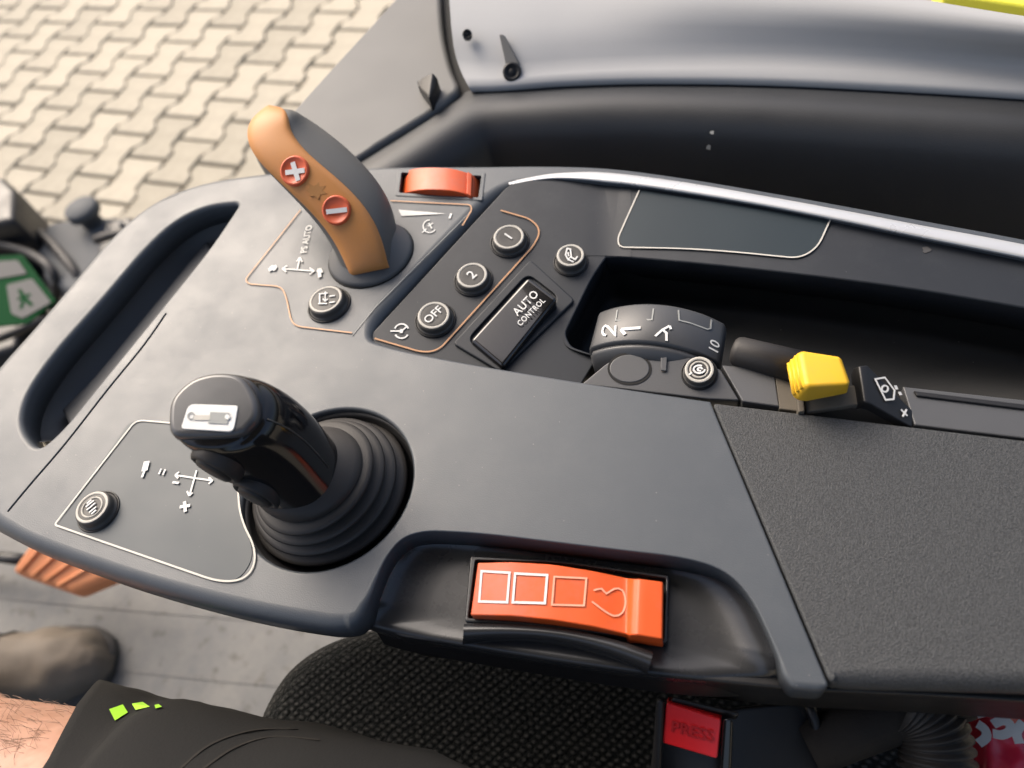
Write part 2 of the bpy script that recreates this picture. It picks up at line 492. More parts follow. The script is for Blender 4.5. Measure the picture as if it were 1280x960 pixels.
# grab-handle well behind the opening
well = fil([(296, 262, 8), (215, 285, 25), (120, 390, 40), (40, 495, 28), (36, 545, 18), (90, 540, 26), (205, 398, 50), (270, 318, 40)])
A = [P(x, y, -0.010) for x, y, _ in well]
ctr = sum(A, Vector()) / len(A)
M['pocket'] = plastic('pocket_plastic', (0.060, 0.063, 0.068), 0.50, 1200, 0.1, 0.15)
loft('handle_pocket', [[ctr + (p - ctr) * k + Vector((dx, 0, dz_)) for p in A] for k, dx, dz_ in ((1.06, 0, 0.0), (1.0, 0.0, -0.006), (0.97, 0.002, -0.014), (0.90, 0.006, -0.022), (0.75, 0.010, -0.027), (0.4, 0.012, -0.029))], M['pocket'], console, sub=1)
inner = dense([(80, 530), (118, 492), (170, 430), (215, 375), (262, 318)], step=8)
slab('pocket_ledge', [(x - 4, y - 18, -0.022) for x, y in inner], [(x + 6, y + 2, -0.019) for x, y in inner], 0.010, M['pocket'], console, 0.002)

# dark shell under deck and pad
shell_px = fil([(478, 800, 30), (600, 818, 40), (780, 846, 50), (905, 861, 50), (1000, 870, 50), (1180, 878, 50), (1470, 896, 0), (1470, 580, 0), (900, 640, 0), (560, 700, 30)])
plate('lower_shell', Fr((0, 0, -0.018)), [(x, y - 7, b) for x, y, b in shell_px], 0.030, M['black'], console, 1.0)
plate('edge_strip', Fr((0, 0, -0.034)), [(x, y + 1, b) for x, y, b in shell_px], 0.006, M['trimdark'], console, 0.8)
slab('support_post', [(720, 600, -0.05), (860, 610, -0.05)], [(730, 700, -0.05), (870, 700, -0.05)], 0.45, M['black'], console, 0.006)

# arm pad
pad_m, nt, b = nodes('arm_pad_leather')
tc = nt.nodes.new('ShaderNodeTexCoord')
mp = nt.nodes.new('ShaderNodeMapping'); mp.inputs['Scale'].default_value = (1.0, 1.25, 1.0); nt.links.new(tc.outputs['Object'], mp.inputs['Vector'])
vo = nt.nodes.new('ShaderNodeTexVoronoi'); vo.inputs['Scale'].default_value = 2000; vo.feature = 'SMOOTH_F1'; nt.links.new(mp.outputs[0], vo.inputs['Vector'])
no = nt.nodes.new('ShaderNodeTexNoise'); no.inputs['Scale'].default_value = 1700; no.inputs['Detail'].default_value = 2; nt.links.new(mp.outputs[0], no.inputs['Vector'])
n3 = nt.nodes.new('ShaderNodeTexNoise'); n3.inputs['Scale'].default_value = 14; n3.inputs['Detail'].default_value = 5; nt.links.new(tc.outputs['Object'], n3.inputs['Vector'])
ad = nt.nodes.new('ShaderNodeMath'); ad.operation = 'ADD'; nt.links.new(vo.outputs['Distance'], ad.inputs[0]); nt.links.new(no.outputs['Fac'], ad.inputs[1])
bp = nt.nodes.new('ShaderNodeBump'); bp.inputs['Strength'].default_value = 0.55; bp.inputs['Distance'].default_value = 0.0004
nt.links.new(ad.outputs[0], bp.inputs['Height']); nt.links.new(bp.outputs[0], b.inputs['Normal'])
cr = nt.nodes.new('ShaderNodeValToRGB'); cr.color_ramp.elements[0].position = 0.40; cr.color_ramp.elements[0].color = (0.028, 0.030, 0.032, 1); cr.color_ramp.elements[1].position = 0.60; cr.color_ramp.elements[1].color = (0.058, 0.061, 0.064, 1)
nt.links.new(no.outputs['Fac'], cr.inputs['Fac']); nt.links.new(cr.outputs[0], b.inputs['Base Color'])
b.inputs['Roughness'].default_value = 0.62; b.inputs['Specular IOR Level'].default_value = 0.4
M['pad'] = pad_m
plate('arm_pad', Fr((0, 0, 0.001)), fil([(891, 505, 5, 1.0), (1090, 529, 30, 1.0), (1280, 552, 40, 1.0), (1470, 576, 0, 1.0), (1470, 876, 0, 6), (1280, 865, 40, 6), (1150, 862, 40, 6), (1052, 859, 20, 5), (1037, 852, 8, 1.0)]), 0.009, M['pad'], console, 1.0)

# scooped recess of the position wheel
nf = fil([(446, 782, 8), (460, 742, 18), (477, 697, 22), (503, 668, 16), (532, 660, 18), (600, 663, 40), (722, 678, 60), (860, 694, 40), (912, 712, 26), (942, 743, 26), (964, 790, 30), (977, 824, 10), (972, 850, 10),
          (900, 858, 30), (815, 850, 30), (705, 834, 40), (578, 813, 40), (490, 797, 20)], n=5)
c0 = Vector((700, 765))
def inset(px, k, ky=None):
    return [(c0.x + (x - c0.x) * k, c0.y + (y - c0.y) * (ky or k)) for x, y, *_ in px]
front = lambda y, x: max(0.0, min(1.0, (y - (755 + (x - 470) * 0.13)) / 40))
rings = []
for k, ky, z in ((1.0, 1.0, -0.002), (0.975, 0.965, -0.0065), (0.93, 0.91, -0.0115), (0.85, 0.82, -0.0155), (0.74, 0.70, -0.0178), (0.6, 0.55, -0.0180)):
    rg = []
    for (x, y), (x1, y1, *_) in zip(inset(nf, k, ky), nf):
        f = front(y1, x1)
        zf = {-0.002: -0.026, -0.0065: -0.0205, -0.0115: -0.0178, -0.0155: -0.0170}.get(z, z)
        zz = z * (1 - f) + zf * f
        rg.append(P(x, y, zz))
    rings.append(rg)
M['recess'] = plastic('recess_plastic', (0.020, 0.021, 0.023), 0.26, 1500, 0.05, 0.12, 0.5, 0.12)
loft('recess', rings, M['recess'], console, sub=1)
lip = loft('recess_front', [rings[0][-34:], [p + Vector((0, -0.002, -0.012)) for p in rings[0][-34:]]], M['black'], console, closed=False)
# slot frame and curved guard lip
plate('wheel_frame', Fr((0, 0, -0.0118)), fil([(588, 695, 4), (700, 701, 30), (837, 719, 4), (834, 804, 4), (700, 786, 40), (581, 778, 4)]), 0.008, M['recess'], console, 0.8,
      [(fil([(594, 700, 3), (700, 703, 30), (833, 723, 3), (830, 800, 3), (700, 780, 40), (585, 773, 3)]), 0.3)])
gf = dense([(580, 779), (640, 780), (700, 785), (760, 797), (817, 815)], step=12); gn = dense([(578, 806), (640, 803), (700, 808), (760, 823), (817, 846)], step=12)
rows = []
for t, z in ((0, -0.0110), (0.12, -0.0090), (0.35, -0.0082), (0.7, -0.0105), (1.0, -0.0150), (1.02, -0.022)):
    rows.append([P(a[0] * (1 - t) + c[0] * t, a[1] * (1 - t) + c[1] * t, z) for a, c in zip(gf, gn[:len(gf)])])
loft('wheel_guard', rows, M['recess'], console, closed=False, sub=1)

# sunken panels
LBL = plane3(P(690, 227, -0.004), P(1280, 325, -0.004), P(800, 312, -0.0080))
zc = LBL.point(757, 322)
BTN = plane3(LBL.point(747, 222), P(468, 428, -0.0035), zc)
plate('button_panel', BTN, fil([(452, 432, 4), (636, 232, 10), (690, 220, 10), (747, 222, 0), (759, 321, 4), (741, 346, 14), (706, 418, 8), (714, 434, 6), (748, 446, 4), (724, 486, 4), (580, 462, 10)]), 0.018, M['panel'], console, 0.8)
plate('label_panel', LBL, fil([(744, 221, 0), (800, 229, 30), (950, 252, 30), (1100, 282, 30), (1280, 318, 30), (1470, 357, 0), (1470, 424, 0), (1280, 386, 60), (1140, 362, 60), (1000, 344, 60), (880, 331, 60), (774, 322, 10), (756, 323, 3)]), 0.018, M['panel'], console, 1.0)
plate('label_film', LBL.up(0.0006), fil([(802, 238, 3), (1040, 276, 3), (1024, 308, 10), (1004, 324, 12), (880, 313, 40), (778, 309, 7), (772, 296, 6)]), 0.0008, M['label'], console, 0.2)
strokes('label_outline', LBL.up(0.0008), [fil([(799, 238), (772, 298, 6), (774, 309, 8), (880, 311, 60), (1000, 323, 16), (1022, 309, 12), (1040, 270)], closed=False)], 0.0008, M['pale'], console)
cols = []
for i in range(13):
    t = i / 12; x = 733 + 56 * t; sm_ = t * t * (3 - 2 * t)
    ytop = 219 + 0.14 * (x - 733); ybot = 319.5 + (0.04 * (x - 760) if x > 760 else 0)
    cols.append([P(x, ytop + (ybot - ytop) * k / 8, BTN.point(x, ytop + (ybot - ytop) * k / 8).z * (1 - sm_) + LBL.point(x, ytop + (ybot - ytop) * k / 8).z * sm_ + 0.00025) for k in range(9)])
loft('panel_blend', cols, M['panel'], console, closed=False)
# silver rim trim along the outer edge
M['trim'] = plastic('silver_trim', (0.50, 0.51, 0.52), 0.30, 600, 0.02, 0.10, 0.5, 0.12)
M['trim'].node_tree.nodes['Principled BSDF'].inputs['Metallic'].default_value = 0.35
to = dense([(632, 221, 0), (690, 212.5, 0), (760, 214, 0), (850, 225, 0), (950, 242, 0), (1050, 260, 0), (1150, 279, 0), (1280, 303, 0), (1470, 344, 0)], step=14)
ti = dense([(640, 238, 0), (692, 227, 0), (765, 229.5, 0), (850, 241, 0), (950, 257.5, 0), (1050, 277, 0), (1150, 298, 0), (1280, 324, 0), (1470, 363, 0)], step=14)
NT = 90
def resamp(r, n):
    out = []
    for i in range(n):
        f = i / (n - 1) * (len(r) - 1); k = min(int(f), len(r) - 2)
        out.append(tuple(Vector(r[k]).lerp(Vector(r[k + 1]), f - k)))
    return out
to, ti = resamp(to, NT), resamp(ti, NT)
rows = []
for t, z in ((0.0, -0.0030), (0.05, -0.0008), (0.15, 0.0006), (0.4, 0.0011), (0.75, 0.0008), (0.95, 0.0001), (1.0, -0.0022)):
    row = []
    for i, (a, c_) in enumerate(zip(to, ti)):
        tp_ = min(1.0, i / 12.0)
        tt = 0.5 + (t - 0.5) * (0.25 + 0.75 * tp_)
        row.append(P(a[0] + (c_[0] - a[0]) * tt, a[1] + (c_[1] - a[1]) * tt, z if tp_ >= 1 else z * tp_ + (0.0002 if z > 0 else -0.003) * (1 - tp_)))
    rows.append(row)
loft('rim_trim', rows, M['trim'], console, closed=False, sub=1)
# storage tray
tp = fil([(757, 322, 12), (880, 330, 60), (1000, 343, 60), (1140, 361, 60), (1280, 385, 60), (1470, 423, 0), (1470, 545, 0), (930, 470, 20), (745, 446, 20), (706, 434, 14), (702, 418, 10), (738, 345, 16)])
t0 = [P(x, y, -0.012) for x, y, _ in tp]; ctr = sum(t0, Vector()) / len(t0)
loft('storage_tray', [t0, [p + Vector((0, 0, -0.03)) for p in t0], [ctr + (p - ctr) * 0.97 + Vector((0, 0, -0.037)) for p in t0]], M['tray'], console)
# cover strip
CV = Fr((0, 0, -0.0012))
CVB = plane3(P(800, 438, 0.0022), P(727, 481, -0.0016), P(924, 501, -0.0016))
plate('cover_plate', CVB, fil([(727, 481, 2), (757, 456, 4), (772, 447, 8), (800, 440, 12), (850, 444, 12), (885, 455, 10), (901, 463, 3), (924, 501, 2), (884, 499, 4)]), 0.016, M['cover'], console, 0.6)
plate('strip_plate', CV, fil([(902, 457, 2), (967, 463, 2), (974, 509, 1), (928, 502, 2)]), 0.016, M['cover'], console, 0.5)
plate('strip_plate', CV, fil([(1128, 484, 2), (1290, 502, 20), (1470, 524, 1), (1470, 572, 1), (1143, 532, 2)]), 0.016, M['cover'], console, 0.6)
plate('strip_inlay', CV.up(0.0012), fil([(1142, 489, 1), (1290, 507, 20), (1470, 530, 1), (1470, 536, 1), (1290, 513, 20), (1146, 495, 1)]), 0.0012, M['black'], console, 0.4)
strokes('index_mark', CVB.up(0.0004), [[(830, 444), (829, 465)]], 0.0016, M['dust'], console)
plate('index_notch', CVB.up(0.0012), fil([(826, 445, 1), (834, 446, 1), (833, 464, 1), (826, 463, 1)]), 0.0012, M['cover'], console, 0.3)

# printed fields on the deck
FLM = Z0.up(0.0003)
plate('symbol_field', FLM, fil([(163, 526, 9), (198, 527, 2), (310, 545, 20), (296, 610, 20), (300, 650, 26), (320, 690, 24), (303, 722, 16), (280, 729, 14), (70, 658, 4)]), 0.0008, M['deckfilm'], console, 0.15)
strokes('field_outline', Z0.up(0.0007), [fil([(240, 531), (170, 525, 10), (68, 656, 4), (278, 729, 26), (312, 722, 18), (322, 690, 24), (300, 648, 26), (297, 605, 10)], closed=False, n=8)], 0.0009, M['pale'], console)
strokes('field_outline', Z0.up(0.0006), [fil([(376, 262), (306, 350, 6), (312, 355, 3), (352, 358, 10), (358, 372, 8), (364, 402, 9), (372, 408, 6), (440, 416)], closed=False), fil([(488, 251), (588, 256, 4), (590, 262, 4), (578, 282)], closed=False)], 0.0008, M['copper'], console)
strokes('field_outline', BTN.up(0.0007), [fil([(468, 423), (530, 441, 14), (549, 437, 10), (668, 306, 12), (676, 288, 10), (664, 274, 10), (626, 263)], closed=False, n=8)], 0.0009, M['copper'], console)
strokes('scribed_line', Z0.up(0.0003), [[(440, 420), (470, 383)], [(470, 383), (588, 265)]], 0.0004, M['greyprint'], console)

# push buttons
def arc(cx, cy, r, a0, a1, n=10, sy=1.0):
    return [(cx + r * math.cos(math.radians(a0 + (a1 - a0) * i / n)), cy + r * sy * math.sin(math.radians(a0 + (a1 - a0) * i / n))) for i in range(n + 1)]
def push_button(px, py, fr, rpx, hgt, label, marks=None, letters=None, two=False, ringmat='ring'):
    """(px, py) = centre of the cap's top face in the photo"""
    top = fr.up(hgt)
    c = top.point(px, py); base = c - fr.n * hgt
    q = top.point(px + rpx, py); R = (q - c).length
    root_o = base
    prof = [(1.13, -0.002), (1.13, 0.0006), (1.08, 0.0012), (1.05, 0.0012), (1.04, hgt * 0.6), (1.02, hgt * 0.85), (0.96, hgt * 0.97), (0.90, hgt), (0.5, hgt - 0.0002), (0.0, hgt - 0.0003)]
    rings = [ring_at(base + fr.n * z, fr.n, max(R * k, 1e-5), 40) for k, z in prof]
    o = loft('push_button', rings, M['button'], console, cap1=False)
    o['label'] = label
    collar = [ring_at(base + fr.n * z, fr.n, R * k, 40) for k, z in ((1.24, -0.001), (1.24, 0.0007), (1.20, 0.0010), (1.15, 0.0008), (1.13, -0.001))]
    loft('collar', collar, M['black'], o, cap1=False)
    t = top.up(0.0000)
    class S:
        n = fr.n
        def hit(self, x, y): return t.point(x, y), t.n
    k = rpx
    def ringstroke(rr, wd):
        rr_m = rr * R
        vs, fs = [], []
        for i in range(40):
            a = 2 * math.pi * i / 40; dr = t.x * math.cos(a) + t.y * math.sin(a)
            vs += [c + dr * (rr_m - wd / 2) + t.n * 0.0001, c + dr * rr_m + t.n * 0.00045, c + dr * (rr_m + wd / 2) + t.n * 0.0001]
        for i in range(40):
            j = (i + 1) % 40
            fs += [(3 * i, 3 * j, 3 * j + 1, 3 * i + 1), (3 * i + 1, 3 * j + 1, 3 * j + 2, 3 * i + 2)]
        return mesh('ring', vs, fs, M[ringmat], o)
    ringstroke(0.86, 0.0013)
    if two: ringstroke(0.58, 0.0008)
    if letters:
        body, al, hp = letters
        text('lettering', body, t, (px, py), (px + al[0], py + al[1]), hp, M['white'], o, h=0.0004)
    if marks:
        strokes('symbol', S(), [[(px + x, py + y) for x, y in ln] for ln in marks], 0.0008, M['white'], o, h=0.0005)
    return o
push_button(407, 374, Z0, 21, 0.0055, 'round push button with a lowering-bar symbol beside the orange lever', [[(-9, 6), (2, 6)], [(-7, 5), (-7, -6), (3, -7)], [(0, -9), (0, 3), (-3, 0)], [(0, 3), (3, 0)], [(5, -3), (12, -4)], [(5, 5), (12, 4)]])
push_button(636, 296, BTN, 20, 0.0050, 'round push button marked 1', None, ('1', (10, -9), 11))
push_button(590, 344, BTN, 20, 0.0050, 'round push button marked 2', None, ('2', (10, -9), 11))
push_button(542, 394, BTN, 21, 0.0050, 'round push button marked OFF', None, ('OFF', (10, -9), 9.5))
push_button(713, 319, BTN, 18, 0.0065, 'round push button with a hand symbol beside the storage tray', [[(-4, -8), (-6, 0), (-3, 6), (1, 2), (0, -7), (-4, -8)], [(1, 3), (6, 6), (9, 2)], [(-3, 6), (4, 9)], [(-3, -3), (-2, 2)]])
push_button(874, 462, CVB, 19, 0.0045, 'round push button with a spiral symbol on the cover plate', [arc(0, 0, 7, 0, 300, 14, 0.7), arc(1, 0, 3, 60, 360, 8, 0.7), [(-9, 4), (-13, 7)]], two=True)
push_button(115, 634, Z0, 20, 0.0055, 'round push button with double ring on the symbol field', [[(-6, -4), (0, -9)], [(-7, 0), (3, -8)], [(-6, 4), (5, -5)], [(-3, 7), (6, 0)], [(0, 9), (6, 4)]], two=True)
# blank flush cap
q = circ(787, 461, 25, 36, 0.70)
bl = plate('blank_cap', CVB.up(0.0006), q, 0.002, M['cover'], console, 0.5)
bl['label'] = 'blank round cap beside the spiral-symbol button'
strokes('groove', CVB.up(0.0002), [circ(787, 461, 26, 36, 0.72) + circ(787, 461, 26, 36, 0.72)[:1]], 0.0012, M['dark'], bl)

# printed symbols
W8 = 0.0010
strokes('shift_symbol', Z0.up(0.0005), [[(353, 336), (393, 339)], [(353, 336), (359, 332)], [(353, 336), (358, 340)], [(393, 339), (387, 335)], [(393, 339), (387, 343)],
        [(372, 337), (375, 322)], [(375, 322), (371, 327)], [(375, 322), (378, 328)], ([(336, 338), (346, 333)], 0.003), ([(339, 333), (344, 338)], 0.002), ([(397, 341), (403, 338)], 0.0036), ([(399, 336), (400, 347)], 0.002)], W8, M['white'], console)
text('shift_lettering', 'PS AUTO', Z0.up(0.0004), (383.5, 299), (387, 283), 8, M['white'], console)
strokes('speed_symbol', Z0.up(0.0005), [arc(537, 283, 8, 30, 270, 12), [(528, 291), (533, 286)], [(535, 283), (541, 279)], [(536, 279), (540, 286)]], 0.0008, M['white'], console)
def tri_print(name, pts, fr, mat, parent):
    vs = [fr.point(*p) for p in pts]
    return mesh(name, vs, [tuple(range(len(vs)))], mat, parent, smooth=False)
tri_print('wedge_symbol', [(498, 262), (557, 267), (502, 270)], Z0.up(0.0005), M['white'], console)
strokes('tick_symbol', Z0.up(0.0005), [[(564, 267), (562, 273)]], 0.0012, M['white'], console)
strokes('cruise_symbol', BTN.up(0.0004), [arc(502, 414, 9, 200, 340, 10), arc(502, 414, 9, 30, 150, 8), [(488, 414), (502, 414)], [(502, 414), (508, 409)], ([(500, 414), (504, 414)], 0.0025)], 0.0009, M['white'], console)
strokes('axis_symbol', Z0.up(0.0007), [[(219, 594), (266, 601)], [(219, 594), (224, 590)], [(219, 594), (223, 598)], [(266, 601), (261, 597)], [(266, 601), (261, 605)], [(246, 588), (237, 620)], [(237, 620), (234, 614)], [(237, 620), (241, 616)],
        ([(225, 634), (238, 632)], 0.0016), ([(231, 627), (232, 640)], 0.0016), ([(216, 603), (224, 604)], 0.0012), [(199, 593), (202, 586)], [(204, 594), (207, 587)], ([(184, 577), (181, 589)], 0.0032), ([(181, 589), (178, 597)], 0.0012)], 0.0009, M['white'], console)

# ------------------------------------------------------------------ rocker switch
rk = thing('rocker_switch', BTN.point(641, 395), 'glossy black rocker switch lettered AUTO CONTROL in a framed bezel', 'switch')
plate('bezel', BTN.up(0.0018), fil([(566, 430, 6), (663, 325, 6), (719, 376, 6), (626, 466, 8)]), 0.006, M['panel'], rk, 0.9, [(fil([(584, 425, 12), (660, 342, 12), (700, 373, 12), (629, 463, 14)]), 0.5)])
ln = []
for t in [i / 8 for i in range(9)]:
    a = Vector((587, 425)) * (1 - t) + Vector((660, 345)) * t
    c = Vector((628, 460)) * (1 - t) + Vector((697, 373)) * t
    h = 0.0060 + 0.0035 * (2 * t - 1) ** 2 if t > 0.5 else 0.0060 - 0.0015 * (1 - 2 * t)
    f2 = BTN.up(h)
    ln.append((f2.point(*a), f2.point(*c)))
n = len(ln); vs = [p for p, _ in ln] + [q for _, q in ln]; vs += [v - BTN.n * 0.009 for v in vs]
fs = []
for i in range(n - 1):
    fs += [(i, i + 1, n + i + 1, n + i), (i, 2 * n + i, 2 * n + i + 1, i + 1), (n + i, n + i + 1, 3 * n + i + 1, 3 * n + i)]
fs += [(0, n, 3 * n, 2 * n), (n - 1, 3 * n - 1, 4 * n - 1, 2 * n - 1)]
mesh('rocker', vs, fs, M['gloss'], rk, True, 0.0022, 0, 4)
RT = plane3(*[BTN.up(0.0068).point(640, 372), BTN.up(0.0095).point(661, 349), BTN.up(0.0095).point(694, 374)]).up(0.0004)
text('lettering', 'AUTO', RT, (658, 380), (668, 370), 10, M['white'], rk, h=0.0012, sx=0.82, spacing=1.08)
text('lettering', 'CONTROL', RT, (665, 392), (675, 382), 7, M['white'], rk, h=0.0018, sx=0.78, spacing=1.1)

# ------------------------------------------------------------------ drive lever
M['collar'] = plastic('collar_grey', (0.075, 0.078, 0.082), 0.5, 1500, 0.12, 0.1)
dl = thing('drive_lever', P(463, 318, 0), 'tall curved grey lever with orange face and round plus and minus buttons', 'lever')
cB = P(463, 317, 0.001)
RB = (P(514, 317, 0.001) - cB).length
loft('base_collar', [ring_at(cB + Vector((0, 0, z)), (0, 0, 1), RB * k, 48) for k, z in ((0.995, -0.002), (0.995, 0.0), (0.98, 0.0012), (0.94, 0.0022), (0.80, 0.0042), (0.66, 0.0075), (0.5, 0.0125))], M['collar'], dl)
loft('groove', [ring_at(cB + Vector((0, 0, z)), (0, 0, 1), RB * k, 48) for k, z in ((1.02, -0.003), (1.02, -0.0005), (0.99, -0.0005))], M['dark'], dl, cap1=False)
ST = [  # outer-left, face-left, face-right, right silhouette, height
    ((424, 344), (437, 341), (484, 331), (499, 304), 0.0075),
    ((411, 312), (424, 309), (478, 302), (498, 276), 0.018),
    ((392, 282), (402, 277), (462, 266), (490, 247), 0.029),
    ((367, 254), (374, 249), (437, 237), (473, 219), 0.038),
    ((340, 225), (344, 221), (408, 212), (446, 189), 0.046),
    ((316, 199), (318, 195), (379, 188), (415, 163), 0.053),
    ((306, 173), (308, 170), (362, 164), (388, 146), 0.058),
    ((311, 151), (313, 149), (361, 149), (374, 140), 0.061),
    ((330, 134), (331, 134), (357, 138), (364, 135), 0.0615)]
rings = []
def mix2(a, b, t): return (a[0] * (1 - t) + b[0] * t, a[1] * (1 - t) + b[1] * t)
for i, (O, L, B_, R, z) in enumerate(ST):
    e = 1.0 if i < 7 else 0.5
    rd = 0.010 * e
    ring = [P(*O, z - 0.006 * e), P(*L, z - 0.0005), P(*mix2(L, B_, 0.5), z + 0.0012 * e), P(*B_, z), P(*mix2(B_, R, 0.45), z - 0.0025 * e), P(*R, z - rd),
            P(*mix2(R, B_, 0.25), z - rd - 0.012 * e), P(*mix2(L, B_, 0.35), z - 0.019 * e)]
    rings.append(ring)
tip = sum(rings[-1], Vector()) / 8
rings.insert(0, [v + Vector((0.002, -0.001, -0.010)) for v in rings[0]])
o = loft('grip', rings, M['greygrip'], dl, cap0=True, cap1=True, sub=3)
# orange face, proud of the grip
rows = []
for i, (O, L, B_, R, z) in enumerate(ST):
    row = []
    for t in (-0.02, 0.06, 0.3, 0.55, 0.8, 0.97, 1.02):
        bulge = 0.0012 * (1 - (2 * t - 1) ** 2) if 0 <= t <= 1 else 0
        row.append(P(*mix2(L, B_, t), z + bulge + (0.0011 if 0 < t < 1 else -0.0012)))
    rows.append(row)
rows.insert(0, [v + Vector((0, 0.0006, -0.003)) for v in rows[0]])
last = [P(*mix2((336, 131), (350, 134), t), 0.0600) for t in (-0.02, 0.06, 0.3, 0.55, 0.8, 0.97, 1.02)]
rows.append(last)
loft('face', rows, M['tan'], dl, closed=False, sub=2)
def face_frame(i, x=(1, 0, 0)):
    (O, L, B_, R, z) = ST[i]; (O2, L2, B2, R2, z2) = ST[i + 1]
    f = plane3(P(*L, z), P(*B_, z), P(*mix2(L2, B2, 0.5), z2))
    return f.up(0.0028)
def lever_button(i, px, py, plus):
    f = face_frame(i)
    c = f.point(px, py); r = (f.point(px + 18, py) - c).length
    o = loft('thumb_button', [ring_at(c + f.n * z, f.n, r * k, 40) for k, z in ((1.0, -0.005), (1.0, 0.0008), (0.95, 0.0016), (0.85, 0.0019), (0.80, 0.0014), (0.3, 0.0010))], M['redbtn'], dl)
    t = f.up(0.0014)
    ls = [([(px - 13, py + 2), (px + 13, py - 1)], 0.0026)] if not plus else [([(px - 12, py + 2), (px + 12, py - 1)], 0.0027), ([(px - 3, py - 11), (px + 4, py + 12)], 0.0027)]
    strokes('mark', t, ls, 0.0026, M['white'], o, h=0.0004)
    o['label'] = 'round orange-red button marked with a white ' + ('plus' if plus else 'minus')
lever_button(4, 369, 214, True)
lever_button(2, 421, 263, False)
ff = face_frame(3).up(0.0006)
M['worn'] = plastic('worn_orange', (0.34, 0.15, 0.035), 0.6, 900, 0.2, 0.3)
wr = plate('worn_symbol', ff, [(395 + (16 if k % 2 else 10) * math.cos(k * math.pi / 7) * random.uniform(0.7, 1.1), 238 + (13 if k % 2 else 8) * math.sin(k * math.pi / 7) * random.uniform(0.7, 1.1)) for k in range(14)], 0.0012, M['worn'], dl, 0.05)

# ------------------------------------------------------------------ joystick
js = thing('joystick', P(410, 608, -0.01), 'black joystick with rubber bellows and a white pictogram plate on its top', 'joystick')
dz = Vector((0, 0, 1))
loft('dish', [ring_at(DISH_C + Vector((0, 0, z)), dz, DISH_R * k, 64) for k, z in ((1.03, -0.0030), (1.0, -0.0032), (0.975, -0.0045), (0.95, -0.0085), (0.93, -0.0125), (0.7, -0.013))], M['black'], js)
botc = P(412, 610, -0.010); topc = P(388, 591, 0.014)
r_bot = DISH_R * 0.91; r_top = (P(388 + 63, 591, 0.014) - topc).length
T = P(270, 512, 0.068); Bp = P(366, 586, 0.020)
ax = (T - Bp).normalized()
rings = []
folds = 4
for i in range(folds):
    for dt, dr_ in ((0.0, -0.05), (0.10, 0.04), (0.28, 0.065), (0.46, 0.045), (0.60, -0.01), (0.74, -0.13), (0.90, -0.22)):
        t = (i + dt) / folds
        rr = r_bot + (r_top - r_bot) * (i / folds) + dr_ * r_bot * 0.72
        nn = (Vector((0, 0, 1)) * (1 - t * 0.5) + ax * t * 0.5).normalized()
        rings.append(ring_at(botc + (topc - botc) * (i / folds + 0.9 * dt / folds), nn, rr, 64))
loft('bellows', rings, M['rubber'], js, cap1=True)
rt = (P(324, 512, 0.068) - P(214, 512, 0.068)).length / 2
rb = (P(424, 590, 0.020) - P(314, 590, 0.020)).length / 2
nn = (Vector((0, 0, 1)) * 0.5 + ax * 0.5).normalized()
rings = [ring_at(topc.lerp(Bp, t) , nn, r_, 64) for t, r_ in ((-0.25, r_top * 0.97), (0.0, r_top * 1.0), (0.25, r_top * 0.985), (0.6, r_top * 0.93), (0.9, r_top * 0.86), (1.1, r_top * 0.78))]
loft('cuff', rings, M['rubber'], js, cap1=True)
topn = (EYE - T).normalized() * 0.45 + Vector((-0.30, 0.16, 0.8)) * 0.55
topn.normalize()
rings = []
Lg = (T - Bp).length
XR = (P(330, 512, .068) - P(210, 512, .068))
for t, k in ((-0.10, 1.0), (0.02, 1.0), (0.2, 1.02), (0.4, 1.03), (0.6, 1.03), (0.78, 1.02), (0.90, 0.985)):
    nrm = ax * (1 - t ** 2 * 0.75) + topn * t ** 2 * 0.75
    r = rb * (1 - t) + rt * t
    c = Bp + (T - Bp) * t + Vector((0.0, 0.003, 0)) * math.sin(t * math.pi)
    rings.append(ring_at(c, nrm, r * k, 48, 1.0, 0.92, XR, 2.3))
c = T
for k, z in ((0.93, -0.0016), (0.90, -0.0002), (0.82, 0.0004), (0.6, 0.0008), (0.2, 0.0010)):
    rings.append(ring_at(c + topn * z, topn, rt * k, 48, 1.0, 0.92, XR, 2.3))
grip_rings = rings
loft('grip', rings, M['grip'], js, cap1=True, sub=1)
TF = Fr(T + topn * 0.0030, topn)
M['cap'] = plastic('cap_grey', (0.060, 0.061, 0.064), 0.20, 1500, 0.03, 0.1)
cappx = dense([(x, y) for x, y, _ in [(213, 532, 14), (217, 502, 18), (242, 477, 20), (276, 468, 20), (306, 474, 18), (323, 499, 16), (325, 520, 10), (316, 534, 10), (297, 546, 10), (232, 549, 14), (217, 545, 8)]], closed=True, step=5)
capo = plate('top_cap', TF.up(0.0007), cappx, 0.0050, M['cap'], js, 2.6)
st = plate('pictogram_plate', TF.up(0.0012), fil([(236, 505, 8), (298, 507, 4), (292, 540, 8), (226, 536, 5)]), 0.0010, M['white'], capo, 0.2)
tri_print('pictogram', [(263, 515), (287, 516), (284, 530), (260, 529)], TF.up(0.0015), M['greyprint'], capo)
tri_print('pictogram', [(243, 519), (263, 519), (262, 525), (242, 525)], TF.up(0.0016), M['ring'], capo)
strokes('pictogram', TF.up(0.0014), [arc(239, 520, 4, 0, 360, 14)], 0.0006, M['greyprint'], capo)
tri_print('pictogram', circ(284, 521, 3.2, 14), TF.up(0.0018), M['white'], capo)
